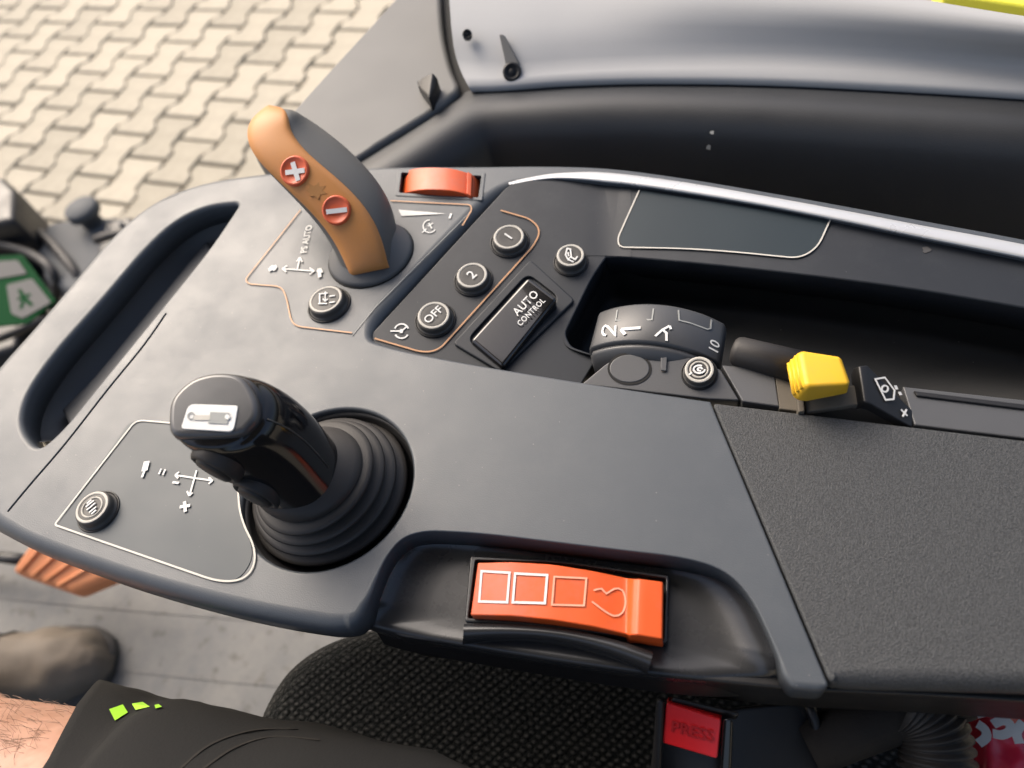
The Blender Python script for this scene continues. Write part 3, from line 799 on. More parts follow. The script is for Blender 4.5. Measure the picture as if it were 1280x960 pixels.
# the two thumb buttons on the grip's side, facing down-left
def side_button(t, phi, rpx, out):
    q = Bp + (T - Bp) * t
    ne = (EYE - q); ne = (ne - ax * ne.dot(ax)).normalized()
    sd_ = ax.cross(ne)
    if proj(q + sd_ * 0.01)[1] < proj(q)[1]: sd_ = -sd_
    n = (sd_ * math.cos(math.radians(phi)) + ne * math.sin(math.radians(phi))).normalized()
    c = q + n * ((rb * (1 - t) + rt * t) * 0.93 + out)
    r = rpx * 0.00032
    return loft('thumb_button', [ring_at(c + n * z, n, r * k, 36, 1.0, 0.85, ax) for k, z in ((1.42, -0.010), (1.38, -0.001), (1.32, 0.0016), (1.22, 0.0026), (1.10, 0.0024), (1.04, 0.0006), (1.0, 0.0006), (0.96, 0.0026), (0.86, 0.0036), (0.5, 0.0039), (0.1, 0.0040))], M['rubber'], js)
side_button(0.70, 14, 27, -0.0012)
side_button(0.22, 18, 27, -0.0022)
gr_ = [r_ for r_ in grip_rings[1:7]]
jb = min(range(48), key=lambda k: (Vector(proj(gr_[2][k])) - Vector((372, 545))).length + (gr_[2][k] - EYE).length * 300)
tube('grip_seam', [r_[jb] + (EYE - r_[jb]).normalized() * 0.0001 for r_ in gr_], 0.00035, M['button'], js, 6)

# ------------------------------------------------------------------ thumb wheel beside the lever
tw = thing('thumb_wheel', P(550, 228, -0.01), 'orange thumb wheel set in a slot by the outer rim of the console', 'thumb wheel')
far = dense([(505, 218, -0.006), (512, 212, 0.001), (532, 209, 0.006), (562, 210, 0.0065), (585, 216, 0.003), (596, 222, -0.002), (601, 227, -0.006)], step=6)
near = dense([(502, 243, -0.006), (510, 240, 0.000), (531, 237, 0.0045), (562, 238, 0.005), (584, 243, 0.002), (594, 247, -0.002), (599, 250, -0.006)], step=6)
m_ = min(len(far), len(near)); 
slab('wheel', resamp(far, 18), resamp(near, 18), 0.010, M['orange'], tw, 0.0008)
slab('rib', [(584, 214, 0.0045), (590, 217, 0.0035)], [(583, 242, 0.0035), (589, 245, 0.0025)], 0.008, M['orange'], tw, 0.0006)
plate('slot_frame', Z0.up(0.0005), fil([(497, 213, 2), (607, 216, 2), (603, 251, 2), (494, 245, 2)]), 0.003, M['deck'], tw, 0.4, [(fil([(502, 216, 2), (602, 220, 2), (598, 247, 2), (499, 241, 2)]), 0.3)])
plate('slot_floor', Fr((0, 0, -0.008)), [(492, 210), (610, 212), (606, 256), (490, 250)], 0.003, M['dark'], tw, 0.2)

# ------------------------------------------------------------------ orange position wheel in the recess
pw = thing('position_wheel', P(705, 750, -0.02), 'broad orange control wheel with white squares set in the front recess', 'control wheel')
far = [(597, 703, -0.0070), (640, 702, -0.0050), (690, 705, -0.0045), (740, 713, -0.0055), (783, 722, -0.0080), (791, 723, -0.0050), (800, 723, -0.0035), (829, 727, -0.0045)]
near = [(588, 769, -0.0070), (640, 770, -0.0050), (690, 775, -0.0045), (740, 783, -0.0055), (783, 793, -0.0080), (788, 794, -0.0050), (797, 794, -0.0035), (828, 799, -0.0045)]
slab('wheel', resamp(far, 30), resamp(near, 30), 0.012, M['orange'], pw, 0.0007)
class WheelTop:
    def hit(s, px, py):
        x = [f[0] for f in far]; z = far[0][2]
        for a, b2 in zip(far, far[1:]):
            if a[0] <= px <= b2[0]:
                z = a[2] + (b2[2] - a[2]) * (px - a[0]) / (b2[0] - a[0])
        return P(px, py, z + 0.0004), Vector((0, 0, 1))
sq = lambda x0, y0, x1, y1: [(x0 + 3, y0), (x1, y0 + 2), (x1 - 3, y1 + 1), (x0, y1), (x0 + 3, y0)]
strokes('square_print', WheelTop(), [sq(599, 714, 637, 752)], 0.0010, M['white'], pw)
strokes('square_print', WheelTop(), [sq(641, 717, 684, 753)], 0.0010, M['white'], pw)
strokes('square_print', WheelTop(), [sq(690, 721, 733, 756)], 0.0008, M['faded'], pw)
strokes('worn_print', WheelTop(), [dense([(742, 738), (752, 736), (758, 742), (768, 736), (778, 738), (782, 752), (778, 766), (768, 770), (756, 764), (748, 758), (740, 752)], step=4)], 0.0007, M['faded'], pw)
plate('slot_floor', Fr((0, 0, -0.0160)), [(591, 698), (700, 702), (836, 722), (833, 802), (700, 784), (583, 775)], 0.003, M['dark'], pw, 0.2)

# ------------------------------------------------------------------ numbered dial
yn = P(825, 431, 0.006).y; yf = P(828, 381, 0.008).y
xl, xr = P(747, 410, -0.006).x, P(903, 425, -0.006).x
hc, sg = (xr - xl) / 2, 0.0105
rD = (hc * hc + sg * sg) / (2 * sg); xc = (xl + xr) / 2; zcn = 0.0080 - rD
dial = thing('rotary_dial', (xc, (yn + yf) / 2, -0.03), 'dark grey numbered thumb dial standing at the end of the storage tray', 'dial')
DC = Cyl(xc, zcn, rD)
am = math.asin(hc / rD)
def dring(y, r, k=40):
    arc_ = [Vector((xc + r * math.sin(-am + 2 * am * i / k), y, zcn + r * math.cos(-am + 2 * am * i / k))) for i in range(k + 1)]
    e0, e1 = arc_[0], arc_[-1]
    return [e0 + Vector((-0.0004, 0, -0.022)), e0 + Vector((-0.0012, 0, -0.006)), e0 + Vector((-0.0009, 0, -0.0022))] + arc_ + [e1 + Vector((0.0009, 0, -0.0022)), e1 + Vector((0.0012, 0, -0.006)), e1 + Vector((0.0004, 0, -0.022))]
M['dial'] = plastic('dial_plastic', (0.050, 0.052, 0.056), 0.42, 1500, 0.08, 0.1)
loft('drum', [dring(yf + 0.0010, rD - 0.0018), dring(yf + 0.0003, rD - 0.0005), dring(yf - 0.0008, rD), dring(yn + 0.0008, rD), dring(yn + 0.0001, rD - 0.0005), dring(yn - 0.0004, rD - 0.0020)], M['dial'], dial, cap0=True)
loft('hub_cover', [dring(yn - 0.0003, rD - 0.0032), dring(yn - 0.0006, rD - 0.0022), dring(yn - 0.0022, rD - 0.0022), dring(yn - 0.0030, rD - 0.0030), dring(yn - 0.006, rD - 0.006)], M['cover'], dial)
g2 = [(0, 0.72), (0.12, 0.95), (0.5, 1.0), (0.9, 0.88), (0.92, 0.62), (0, 0), (1, 0)]
strokes('numeral', DC, [dense([(762 - (gy - 0.5) * 16, 414 - (gx - 0.5) * 12) for gx, gy in g2[:6]], step=2) + [(762 + 8, 414 - 6)]], 0.0012, M['white'], dial, h=0.0007)
strokes('numeral', DC, [[(777 + k * 2.4, 412.5 - k * 0.2) for k in range(11)], [(777, 412.5), (779, 415.5), (782, 419)]], 0.0016, M['white'], dial, h=0.0007)
text('numeral', '10', DC, (893, 434), (896, 420), 13, M['white'], dial)
strokes('pictogram', DC, [[(819, 421), (828, 413), (837, 408)], [(828, 413), (833, 417), (833, 427)], [(837, 408), (838.5, 412.5)]], 0.0011, M['white'], dial, h=0.0006)
strokes('notch_outline', DC, [[(772, 388), (770, 401), (815, 400), (817, 386)], [(848, 388), (849, 401), (862, 404), (884, 412), (888, 411), (889, 400)]], 0.0007, M['greyprint'], dial, h=0.0004)


# ------------------------------------------------------------------ stowed black rod
rd = thing('rod', P(945, 445, -0.03), 'black round rod end lying in the storage tray beside the dial', 'rod')
a = P(917, 438, 0.000); e = P(1010, 462, 0.002)
dr = (e - a).normalized()
tube('shaft', [a - dr * 0.0005, a, a + dr * 0.001, a + dr * 0.003, e], [0.0035, 0.0055, 0.0066, 0.0072, 0.0078], M['rubber'], rd, 24)

# ------------------------------------------------------------------ yellow switch
ys = thing('toggle_switch', P(1030, 500, -0.01), 'bright yellow safety toggle in a dusty slot beside the arm pad', 'switch')
kv = [P(1000, 438, 0.020), P(1051, 446, 0.020), P(1063, 480, 0.019), P(1008, 483, 0.020), P(982, 456, 0.013), P(990, 498, 0.010), P(1003, 503, 0.009), P(1060, 492, 0.010),
      P(1000, 446, 0.004), P(1052, 452, 0.004), P(1056, 484, 0.004), P(998, 492, 0.004)]
bmk = bmesh.new()
for v in kv: bmk.verts.new(v)
bmesh.ops.convex_hull(bmk, input=bmk.verts)
me = bpy.data.meshes.new('knob'); bmk.to_mesh(me); bmk.free()
for p in me.polygons: p.use_smooth = True
kn = link('knob', me, M['yellow'], ys)
md = kn.modifiers.new('b', 'BEVEL'); md.width = 0.0016; md.segments = 3; md.angle_limit = math.radians(20)
md = kn.modifiers.new('w', 'WEIGHTED_NORMAL')
class KL:
    pass
def v3line(name, pts, r, mat, parent): return tube(name, pts, r, mat, parent, 8)
for t in (0.3, 0.55, 0.8):
    p0 = P(1000, 438, 0.020).lerp(P(982, 456, 0.013), t); p1 = P(1008, 483, 0.020).lerp(P(990, 498, 0.010), t)
    v3line('rib', [p0.lerp(p1, 0.04), p0.lerp(p1, 0.5), p0.lerp(p1, 0.96)], 0.0009, M['yellow'], kn)
plate('slot_floor', Fr((0, 0, -0.008)), [(970, 470), (1140, 490), (1148, 545), (975, 515)], 0.004, M['dark'], ys, 0.3)
slab('side_plate', [(968, 464, -0.0015), (997, 468, -0.0015)], [(974, 511, -0.0015), (1000, 514, -0.0015)], 0.006, M['dust'], ys, 0.0006)
slab('side_plate', [(994, 470, 0.003), (1003, 470, 0.003)], [(998, 515, 0.003), (1006, 514, 0.003)], 0.010, M['dust'], ys, 0.0005)
slab('lever_plate', [(1004, 492, 0.001), (1060, 482, 0.003), (1080, 480, 0.003)], [(1008, 515, 0.000), (1068, 506, 0.002), (1084, 505, 0.003)], 0.003, M['dust'], ys, 0.0006)
slab('ramp', [(1066, 460, 0.006), (1074, 457, 0.009), (1084, 456, 0.008), (1140, 512, -0.001), (1143, 524, -0.002)], [(1073, 504, 0.004), (1080, 502, 0.008), (1087, 504, 0.008), (1136, 532, -0.001), (1141, 534, -0.002)], 0.006, M['black'], ys, 0.0007)
class Ramp:
    fr = plane3(P(1084, 456, 0.0088), P(1087, 504, 0.0088), P(1138, 522, -0.0004))
    def hit(s, x, y): return s.fr.point(x, y), s.fr.n
strokes('pictogram', Ramp(), [[(1094, 474), (1106, 472), (1118, 488), (1117, 499), (1107, 500), (1094, 474)], arc(1106, 486, 4, 0, 360, 10), ([(1119, 482), (1121, 487)], 0.0014), ([(1124, 490), (1126, 494)], 0.0014), [(1126, 512), (1134, 520)], [(1133, 512), (1128, 521)]], 0.0008, M['white'], ys)

# ------------------------------------------------------------------ tractor cab surroundings
cab = thing('tractor_cab', P(900, 150, -0.6), 'grey and black inner lining of the tractor cab behind the console', 'cab')
M['sill'] = plastic('sill_grey', (0.36, 0.365, 0.37), 0.72, 900, 0.10, 0.05, 0.15, 0.08)
M['corner'] = plastic('corner_grey', (0.125, 0.125, 0.122), 0.6, 900, 0.12, 0.06, 0.4, 0.08)
M['lining'] = plastic('lining_black', (0.030, 0.032, 0.035), 0.45, 1800, 0.35, 0.1, 0.4, 0.1, speck=0.02)
N = 60
rowA = [(591, 117), (620, 117), (660, 114), (700, 111), (800, 108), (950, 110), (1100, 117), (1280, 128), (1480, 142)]
rowB = [(579, 97), (612, 97), (655, 94), (700, 90), (800, 84), (950, 82), (1100, 86), (1280, 95), (1480, 108)]
rowC = [(570, 74), (606, 78), (650, 80), (700, 76), (800, 72), (950, 68), (1100, 72), (1280, 80), (1480, 92)]
rowD = [(564, 45), (600, 45), (650, 45), (700, 40), (800, 34), (950, 36), (1100, 44), (1280, 60), (1480, 80)]
rowE = [(558, -60), (600, -60), (650, -60), (720, -50), (830, -14), (950, -3), (1100, 12), (1280, 36), (1480, 60)]
rowF = [(556, -80), (600, -80), (650, -80), (720, -104), (830, -80), (950, -62), (1100, -40), (1280, -7), (1480, 24)]
rws = []
for rw, z in ((rowA, -0.020), (rowA, 0.0), (rowB, 0.002), (rowC, 0.005), (rowD, 0.018), (rowE, 0.034), (rowF, 0.034)):
    rws.append([P(x, y, z) for x, y, _ in [(*q[:2], 0) for q in resamp(dense([(*p, 0) for p in rw], step=20), N)]])
rws.append([v + Vector((0, 0.02, -0.12)) for v in rws[-1]])
loft('sill_panel', rws, M['sill'], cab, closed=False, sub=1)
yl = [P(x, y, 0.104) for x, y in ((1180, -10), (1280, 8), (1480, 28))]
M['limeyellow'] = plastic('lime_yellow', (0.62, 0.60, 0.05), 0.35, 1500, 0.03, 0.05)
slab('outer_edge', [(1180, -60, 0.01), (1300, -42, 0.01), (1480, -20, 0.01)], [(1180, -8, 0.01), (1300, 10, 0.01), (1480, 32, 0.01)], 0.05, M['limeyellow'], cab, 0.002)
# black lining: a lip that rolls over into the wall
la = [(395, 240), (430, 219), (467, 197), (520, 164), (565, 134), (594, 119), (640, 117.5), (700, 114), (800, 111), (950, 113), (1100, 120), (1280, 131), (1480, 146)]
lb = [(402, 252), (440, 230), (478, 208), (530, 176), (572, 148), (604, 133), (650, 129), (700, 126), (800, 122), (950, 125), (1100, 133), (1280, 145), (1480, 160)]
ra = [P(x, y, -0.002) for x, y, _ in resamp(dense([(*p, 0) for p in la], step=20), N)]
rb_ = [P(x, y, 0.000) for x, y, _ in resamp(dense([(*p, 0) for p in lb], step=20), N)]
rws = [[v + Vector((-0.01, 0.03, -0.012)) for v in ra], ra, rb_]
for k, dzv in ((0.010, -0.004), (0.018, -0.014), (0.022, -0.04), (0.026, -0.20), (0.03, -0.45)):
    o_ = []
    for i, v in enumerate(rb_):
        t = (rb_[min(N - 1, i + 1)] - rb_[max(0, i - 1)]); t.z = 0; t.normalize()
        o_.append(v + Vector((t.y, -t.x, 0)) * k + Vector((0, 0, dzv)))
    rws.append(o_)
loft('side_lining', rws, M['lining'], cab, closed=False, sub=1)
# grey corner panel
cp = fil([(560, -70, 0, 3), (505, -8, 20, 3), (395, 112, 40, 3), (318, 200, 10, 3), (380, 246, 2, 3), (463, 192, 10, 3), (548, 140, 14, 4), (578, 116, 10, 4), (566, 92, 20, 4), (556, 50, 20, 4), (552, 0, 20, 4), (552, -70, 0, 4)][1:])
plate('corner_panel', Fr((0, 0, -0.003)), cp, 0.35, M['corner'], cab, 4)
plate('seam_gap', Fr((0, 0, -0.010)), fil([(380, 230, 2), (470, 180, 2), (560, 110, 2), (545, -60, 2), (575, -60, 2), (600, 130, 2), (480, 215, 2), (400, 250, 2)]), 0.02, M['dark'], cab, 0.5)
cl = slab('clip', [(527, 96, 0.006), (541, 90, 0.010), (547, 97, 0.006)], [(524, 110, 0.003), (536, 122, 0.007), (546, 110, 0.004)], 0.012, M['black'], cab, 0.0015)
slab('clip_tab', [(521, 101, 0.004), (530, 97, 0.006)], [(523, 109, 0.002), (533, 112, 0.004)], 0.006, M['black'], cab, 0.001)
def screw(px, py, r, z):
    c = P(px, py, z); n = (EYE - c).normalized(); R = (P(px + r, py, z) - c).length
    n = (n + Vector((0, 0, 0.4))).normalized()
    o = loft('screw', [ring_at(c + n * q, n, R * k, 28) for k, q in ((1.1, -0.004), (1.1, 0.001), (0.95, 0.0018), (0.75, 0.0018), (0.7, 0.0006), (0.35, 0.0006), (0.3, 0.0014), (0.1, 0.0014))], M['black'], cab)
screw(640, 90, 10, 0.0045)
screw(584, 43, 5, 0.020)
plate('screw_channel', plane3(P(640, 84, 0.0060), P(650, 84, 0.0060), P(630, 45, 0.0195)), fil([(624, 43, 2), (629, 43, 2), (649, 80, 4), (645, 90, 4), (634, 88, 4)]), 0.004, M['corner'], cab, 0.4)

M['shade_roof'] = plastic('added_shade_roof', (0.16, 0.16, 0.155), 0.8, 300, 0.2, 0.08)  # overhead panel added out of view to shade the console
slab('added_shade_roof', [], [], 0, M['shade_roof'], cab) if False else mesh('added_shade_roof', [(x, y, z) for z in (1.2, 1.28) for x, y in ((-0.75, -0.9), (0.7, -0.9), (0.7, 0.5), (-0.75, 0.5))], [(0, 1, 2, 3), (4, 5, 6, 7), (0, 1, 5, 4), (1, 2, 6, 5), (2, 3, 7, 6), (3, 0, 4, 7)], M['shade_roof'], cab, True, 0.03)

LN = OnMesh(bpy.data.objects['side_lining'])
for (sx_, sy_, sr_) in ((891, 166, 3.2), (887, 180, 3.6)):
    hh = [LN.hit(sx_ + sr_ * math.cos(k * math.pi / 4) * random.uniform(0.5, 1.2), sy_ + sr_ * math.sin(k * math.pi / 4) * random.uniform(0.5, 1.3)) for k in range(8)]
    mesh('scuff', [p + n * 0.004 for p, n in hh], [tuple(range(8))], M['ring'], cab, smooth=False)
plate('scuff', LBL.up(0.0003), [(1158 + 6 * math.cos(k * math.pi / 5) * random.uniform(0.6, 1.2), 312 + 4 * math.sin(k * math.pi / 5) * random.uniform(0.6, 1.2)) for k in range(10)], 0.0008, M['corner_dark'], console, 0.05)

# ------------------------------------------------------------------ cab floor, pedal
fm, nt, b = nodes('dirty_mat')
tc = nt.nodes.new('ShaderNodeTexCoord')
n1 = nt.nodes.new('ShaderNodeTexNoise'); n1.inputs['Scale'].default_value = 9; n1.inputs['Detail'].default_value = 8; n1.inputs['Roughness'].default_value = 0.7
n2 = nt.nodes.new('ShaderNodeTexNoise'); n2.inputs['Scale'].default_value = 60; n2.inputs['Detail'].default_value = 4
nt.links.new(tc.outputs['Object'], n1.inputs['Vector']); nt.links.new(tc.outputs['Object'], n2.inputs['Vector'])
cr = nt.nodes.new('ShaderNodeValToRGB'); cr.color_ramp.elements[0].position = 0.35; cr.color_ramp.elements[0].color = (0.064, 0.067, 0.070, 1); cr.color_ramp.elements[1].position = 0.7; cr.color_ramp.elements[1].color = (0.140, 0.136, 0.124, 1)
nt.links.new(n1.outputs['Fac'], cr.inputs['Fac'])
cr2 = nt.nodes.new('ShaderNodeValToRGB'); cr2.color_ramp.elements[0].position = 0.30; cr2.color_ramp.elements[0].color = (0.4, 0.36, 0.3, 1); cr2.color_ramp.elements[1].position = 0.42; cr2.color_ramp.elements[1].color = (1, 1, 1, 1)
nt.links.new(n2.outputs['Fac'], cr2.inputs['Fac'])
mx = nt.nodes.new('ShaderNodeMix'); mx.data_type = 'RGBA'; mx.blend_type = 'MULTIPLY'; mx.inputs['Factor'].default_value = 0.7
nt.links.new(cr.outputs[0], mx.inputs['A']); nt.links.new(cr2.outputs[0], mx.inputs['B']); nt.links.new(mx.outputs['Result'], b.inputs['Base Color'])
b.inputs['Roughness'].default_value = 0.6
FLZ = -0.62
fl = plate('cab_floor', Fr((0, 0, FLZ)), [(-700, 560), (250, 620), (700, 800), (1500, 900), (1800, 1600), (-700, 1900)], 0.05, fm, None, 4)
tag(fl, 'dirty grey rubber mat on the cab floor', None, None, 'structure')
for ya, yb in (((-40, 742), (330, 775)), ((110, 832), (420, 862))):
    strokes('mat_rib', Fr((0, 0, FLZ)), [dense([(ya[0], ya[1]), ((ya[0] + yb[0]) / 2, (ya[1] + yb[1]) / 2 + 2), (yb[0], yb[1])], step=30)], 0.004, fm, fl, h=0.001)
pd = thing('pedal', P(70, 715, FLZ), 'orange-brown ribbed foot pedal above the cab floor', 'pedal')
M['pedal'] = plastic('pedal_orange', (0.62, 0.25, 0.11), 0.6, 600, 0.1, 0.1)
slab('pad', [(40, 672, -0.50), (150, 715, -0.50)], [(12, 713, -0.53), (62, 744, -0.53), (90, 740, -0.53)][::2], 0.03, M['pedal'], pd, 0.008)
for t in (0.15, 0.35, 0.55, 0.75):
    a = P(40, 672, -0.498).lerp(P(150, 715, -0.498), t); e = P(12, 713, -0.528).lerp(P(90, 740, -0.528), t)
    tube('rib', [a.lerp(e, 0.05), a.lerp(e, 0.5), a.lerp(e, 0.95)], 0.0022, M['pedal'], pd, 8)
tube('arm', [P(30, 700, -0.54), P(0, 696, -0.56), P(-60, 720, FLZ + 0.002)], 0.008, M['black'], pd, 10)

# ------------------------------------------------------------------ seat
sm, nt, b = nodes('seat_fabric')
tc = nt.nodes.new('ShaderNodeTexCoord')
mp = nt.nodes.new('ShaderNodeMapping'); mp.inputs['Rotation'].default_value = (0, 0, math.radians(28)); mp.inputs['Scale'].default_value = (1.0, 1.5, 1.0)
nt.links.new(tc.outputs['Object'], mp.inputs['Vector'])
vo = nt.nodes.new('ShaderNodeTexVoronoi'); vo.inputs['Scale'].default_value = 215; vo.inputs['Randomness'].default_value = 0.22; nt.links.new(mp.outputs[0], vo.inputs['Vector'])
no = nt.nodes.new('ShaderNodeTexNoise'); no.inputs['Scale'].default_value = 500; nt.links.new(tc.outputs['Object'], no.inputs['Vector'])
cr = nt.nodes.new('ShaderNodeValToRGB'); cr.color_ramp.elements[0].position = 0.10; cr.color_ramp.elements[0].color = (0.085, 0.083, 0.078, 1); cr.color_ramp.elements[1].position = 0.42; cr.color_ramp.elements[1].color = (0.006, 0.008, 0.008, 1)
nt.links.new(vo.outputs['Distance'], cr.inputs['Fac']); nt.links.new(cr.outputs[0], b.inputs['Base Color'])
sb = nt.nodes.new('ShaderNodeMath'); sb.operation = 'SUBTRACT'; nt.links.new(no.outputs['Fac'], sb.inputs[0]); nt.links.new(vo.outputs['Distance'], sb.inputs[1])
bp = nt.nodes.new('ShaderNodeBump'); bp.inputs['Strength'].default_value = 0.8; bp.inputs['Distance'].default_value = 0.002
nt.links.new(sb.outputs[0], bp.inputs['Height']); nt.links.new(bp.outputs[0], b.inputs['Normal'])
b.inputs['Roughness'].default_value = 0.85; b.inputs['Specular IOR Level'].default_value = 0.2
b.inputs['Sheen Weight'].default_value = 0.15
seat = thing('driver_seat', P(650, 1000, FLZ), 'black nubbly fabric driver seat cushion under the armrest', 'seat')
plate('cushion', Fr((0, 0, -0.13)), fil([(322, 930, 40), (340, 880, 40), (372, 832, 40), (430, 798, 40), (520, 780, 40), (900, 780, 40), (1560, 860, 0), (1560, 1500, 40), (320, 1500, 60)]), 0.12, sm, seat, 22, seg=8)
bx0 = [Vector((0.44 + 0.10 * h, y, -0.14 + 0.75 * h)) for h, y in ((0, -0.50), (0, 0.02), (0.8, 0.0), (1.0, -0.08), (1.0, -0.40), (0.8, -0.48))]  # seat back added outside the view, there to block light behind the console
loft('added_shade_backrest', [bx0, [v + Vector((0.12, 0, 0)) for v in bx0]], sm, seat, cap0=True, bevel=0.03)
c = P(760, 1100, -0.26)
loft('seat_base', [ring_at(Vector((c.x, c.y, z)), (0, 0, 1), 0.16 * k, 32, 1, 1, (1, 0, 0), 4) for k, z in ((1.0, -0.245), (0.9, -0.35), (0.8, FLZ))], M['black'], seat, cap0=True)

# ------------------------------------------------------------------ seat-belt buckle and neighbours
bk = thing('belt_buckle', P(900, 930, -0.13), 'black seat belt buckle with a red press button on the seat', 'buckle')
bz = -0.045
slab('case', [(822, 872, bz), (905, 884, bz), (1020, 872, bz - 0.02)], [(810, 985, bz - 0.025), (900, 1000, bz - 0.025), (1040, 985, bz - 0.03)], 0.05, M['black'], bk, 0.003)
BF = plane3(P(828, 878, bz + 0.001), P(902, 897, bz + 0.001), P(828, 930, bz - 0.010))
plate('press_button', BF.up(0.002), fil([(833, 877, 4), (902, 898, 4), (897, 948, 4), (828, 928, 4)]), 0.006, M['red'], bk, 0.8)
text('lettering', 'PRESS', BF.up(0.0022), (865, 914), (885, 919), 14, M['redtext'], bk, h=0.0004)
slab('rim', [(820, 874, bz + 0.006), (831, 874, bz + 0.006)], [(814, 975, bz - 0.016), (826, 975, bz - 0.016)], 0.012, M['black'], bk, 0.0015)
slab('rim', [(904, 896, bz + 0.006), (917, 899, bz + 0.006)], [(898, 985, bz - 0.016), (914, 985, bz - 0.016)], 0.012, M['gloss'], bk, 0.0015)
slab('rim', [(842, 870, bz + 0.004), (925, 890, bz + 0.004)], [(838, 876, bz + 0.003), (921, 896, bz + 0.003)], 0.008, M['black'], bk, 0.0010)
M['web'] = plastic('webbing', (0.020, 0.018, 0.016), 0.8, 700, 0.5, 0.3, 0.2)
hz = -0.06
hl = thing('height_lever', P(1080, 915, -0.13), 'black moulded seat lever with stitched sleeve behind the belt buckle', 'lever')
slab('sleeve', [(920, 895, hz), (1010, 872, hz)], [(915, 985, hz - 0.02), (1030, 985, hz - 0.02)], 0.05, M['web'], hl, 0.003)
tube('seam', [P(1008, 874, hz + 0.003), P(1018, 900, hz + 0.000), P(1024, 930, hz - 0.008), P(1028, 990, hz - 0.018)], 0.0022, M['black'], hl, 8)
tube('arm', [P(1010, 935, hz - 0.012), P(1080, 905, hz - 0.008), P(1150, 880, hz - 0.004), P(1200, 862, hz)], [0.011, 0.012, 0.012, 0.012], M['web'], hl, 16)
bw = thing('corrugated_sleeve', P(1175, 925, -0.13), 'black corrugated rubber sleeve under the arm pad', 'sleeve')
a0, a1, a2 = P(1128, 872, -0.06), P(1180, 898, -0.065), P(1170, 990, -0.075)
pts, rds = [], []
for i in range(49):
    t = i / 48
    p = a0 * (1 - t) ** 2 + a1 * 2 * t * (1 - t) + a2 * t * t
    pts.append(p); rds.append(0.013 + (0.0018 if i % 4 in (0, 1) else 0))
tube('sleeve', pts, rds, M['rubber'], bw, 24)
rg = thing('snack_bag', P(1260, 930, -0.13), 'crumpled red bag with white lettering beside the seat', 'bag')
M['bag'] = plastic('bag_red', (0.58, 0.020, 0.055), 0.28, 60, 1.0, 0.25, 0.5, 0.2)
random.seed(3)
gx, gy = 16, 16
vs, fs = [], []
for j in range(gy):
    for i in range(gx):
        px = 1196 + i * 13; py = 872 + j * 13
        e = min(i, j, gx - 1 - i, gy - 1 - j)
        vs.append(P(px, py, -0.100 + 0.018 * min(1, e / 3.0) + random.uniform(-0.003, 0.003)))
for j in range(gy - 1):
    for i in range(gx - 1): fs.append((j * gx + i, j * gx + i + 1, (j + 1) * gx + i + 1, (j + 1) * gx + i))
bo = mesh('bag_skin', vs, fs, M['bag'], rg, True, 0, 2)
sd = bo.modifiers.new('s', 'SOLIDIFY'); sd.thickness = 0.012; sd.offset = -1
BG = Fr((0, 0, -0.0765))
strokes('lettering', BG, [dense([(1240, 906), (1252, 901), (1261, 905), (1262, 914), (1252, 919), (1240, 917)], step=3), ([(1265, 905), (1266, 910)], 0.003), dense([(1278, 903), (1270, 916), (1274, 930)], step=3), dense([(1221, 905), (1230, 912), (1232, 922), (1222, 930)], step=3), [(1219, 893), (1228, 891)]], 0.0035, M['white'], rg, h=0.001)

# ------------------------------------------------------------------ driver's leg
person = thing('person', P(-100, 900, FLZ), 'seated person in black shorts with lime flashes and worn brown boot', 'person')
km, nt, b = nodes('skin')
tc = nt.nodes.new('ShaderNodeTexCoord')
n1 = nt.nodes.new('ShaderNodeTexNoise'); n1.inputs['Scale'].default_value = 120; n1.inputs['Detail'].default_value = 6; nt.links.new(tc.outputs['Object'], n1.inputs['Vector'])
cr = nt.nodes.new('ShaderNodeValToRGB'); cr.color_ramp.elements[0].position = 0.3; cr.color_ramp.elements[0].color = (0.30, 0.155, 0.10, 1); cr.color_ramp.elements[1].position = 0.7; cr.color_ramp.elements[1].color = (0.42, 0.235, 0.165, 1)
nt.links.new(n1.outputs['Fac'], cr.inputs['Fac']); nt.links.new(cr.outputs[0], b.inputs['Base Color'])
b.inputs['Roughness'].default_value = 0.5; b.inputs['Subsurface Weight'].default_value = 0.15; b.inputs['Subsurface Radius'].default_value = (0.01, 0.004, 0.002)
M['skin'] = km
M['shorts'] = plastic('shorts_black', (0.013, 0.013, 0.013), 0.85, 900, 0.4, 0.2, 0.15)
M['lime'] = plain('lime_print', (0.30, 0.62, 0.03), 0.7)
M['boot'] = plastic('boot_leather', (0.12, 0.10, 0.078), 0.65, 45, 1.0, 0.6, 0.3)
def leg_tube(name, spine, mat, parent, k=32, sub=1):
    pts = dense([(*p, r) for p, r in spine], step=0.03)
    # resample by splines in 3-D
    S = []
    for i in range(len(spine) - 1):
        for j in range(6):
            t = j / 6
            g = lambda q: Vector((*spine[max(0, min(len(spine) - 1, q))][0], spine[max(0, min(len(spine) - 1, q))][1]))
            p0, p1, p2, p3 = g(i - 1), g(i), g(i + 1), g(i + 2)
            S.append(0.5 * ((2 * p1) + (p2 - p0) * t + (2 * p0 - 5 * p1 + 4 * p2 - p3) * t * t + (3 * p1 - p0 - 3 * p2 + p3) * t ** 3))
    S.append(Vector((*spine[-1][0], spine[-1][1])))
    rings = []
    for i, s in enumerate(S):
        a, c = S[max(0, i - 1)], S[min(len(S) - 1, i + 1)]
        t = (c - a).to_3d().normalized() if False else Vector((c[0] - a[0], c[1] - a[1], c[2] - a[2])).normalized()
        rings.append(ring_at(Vector(s[:3]), t, s[3], k, 1, 1, (0, 0, 1)))
    return loft(name, rings, mat, parent, cap0=True, cap1=True)
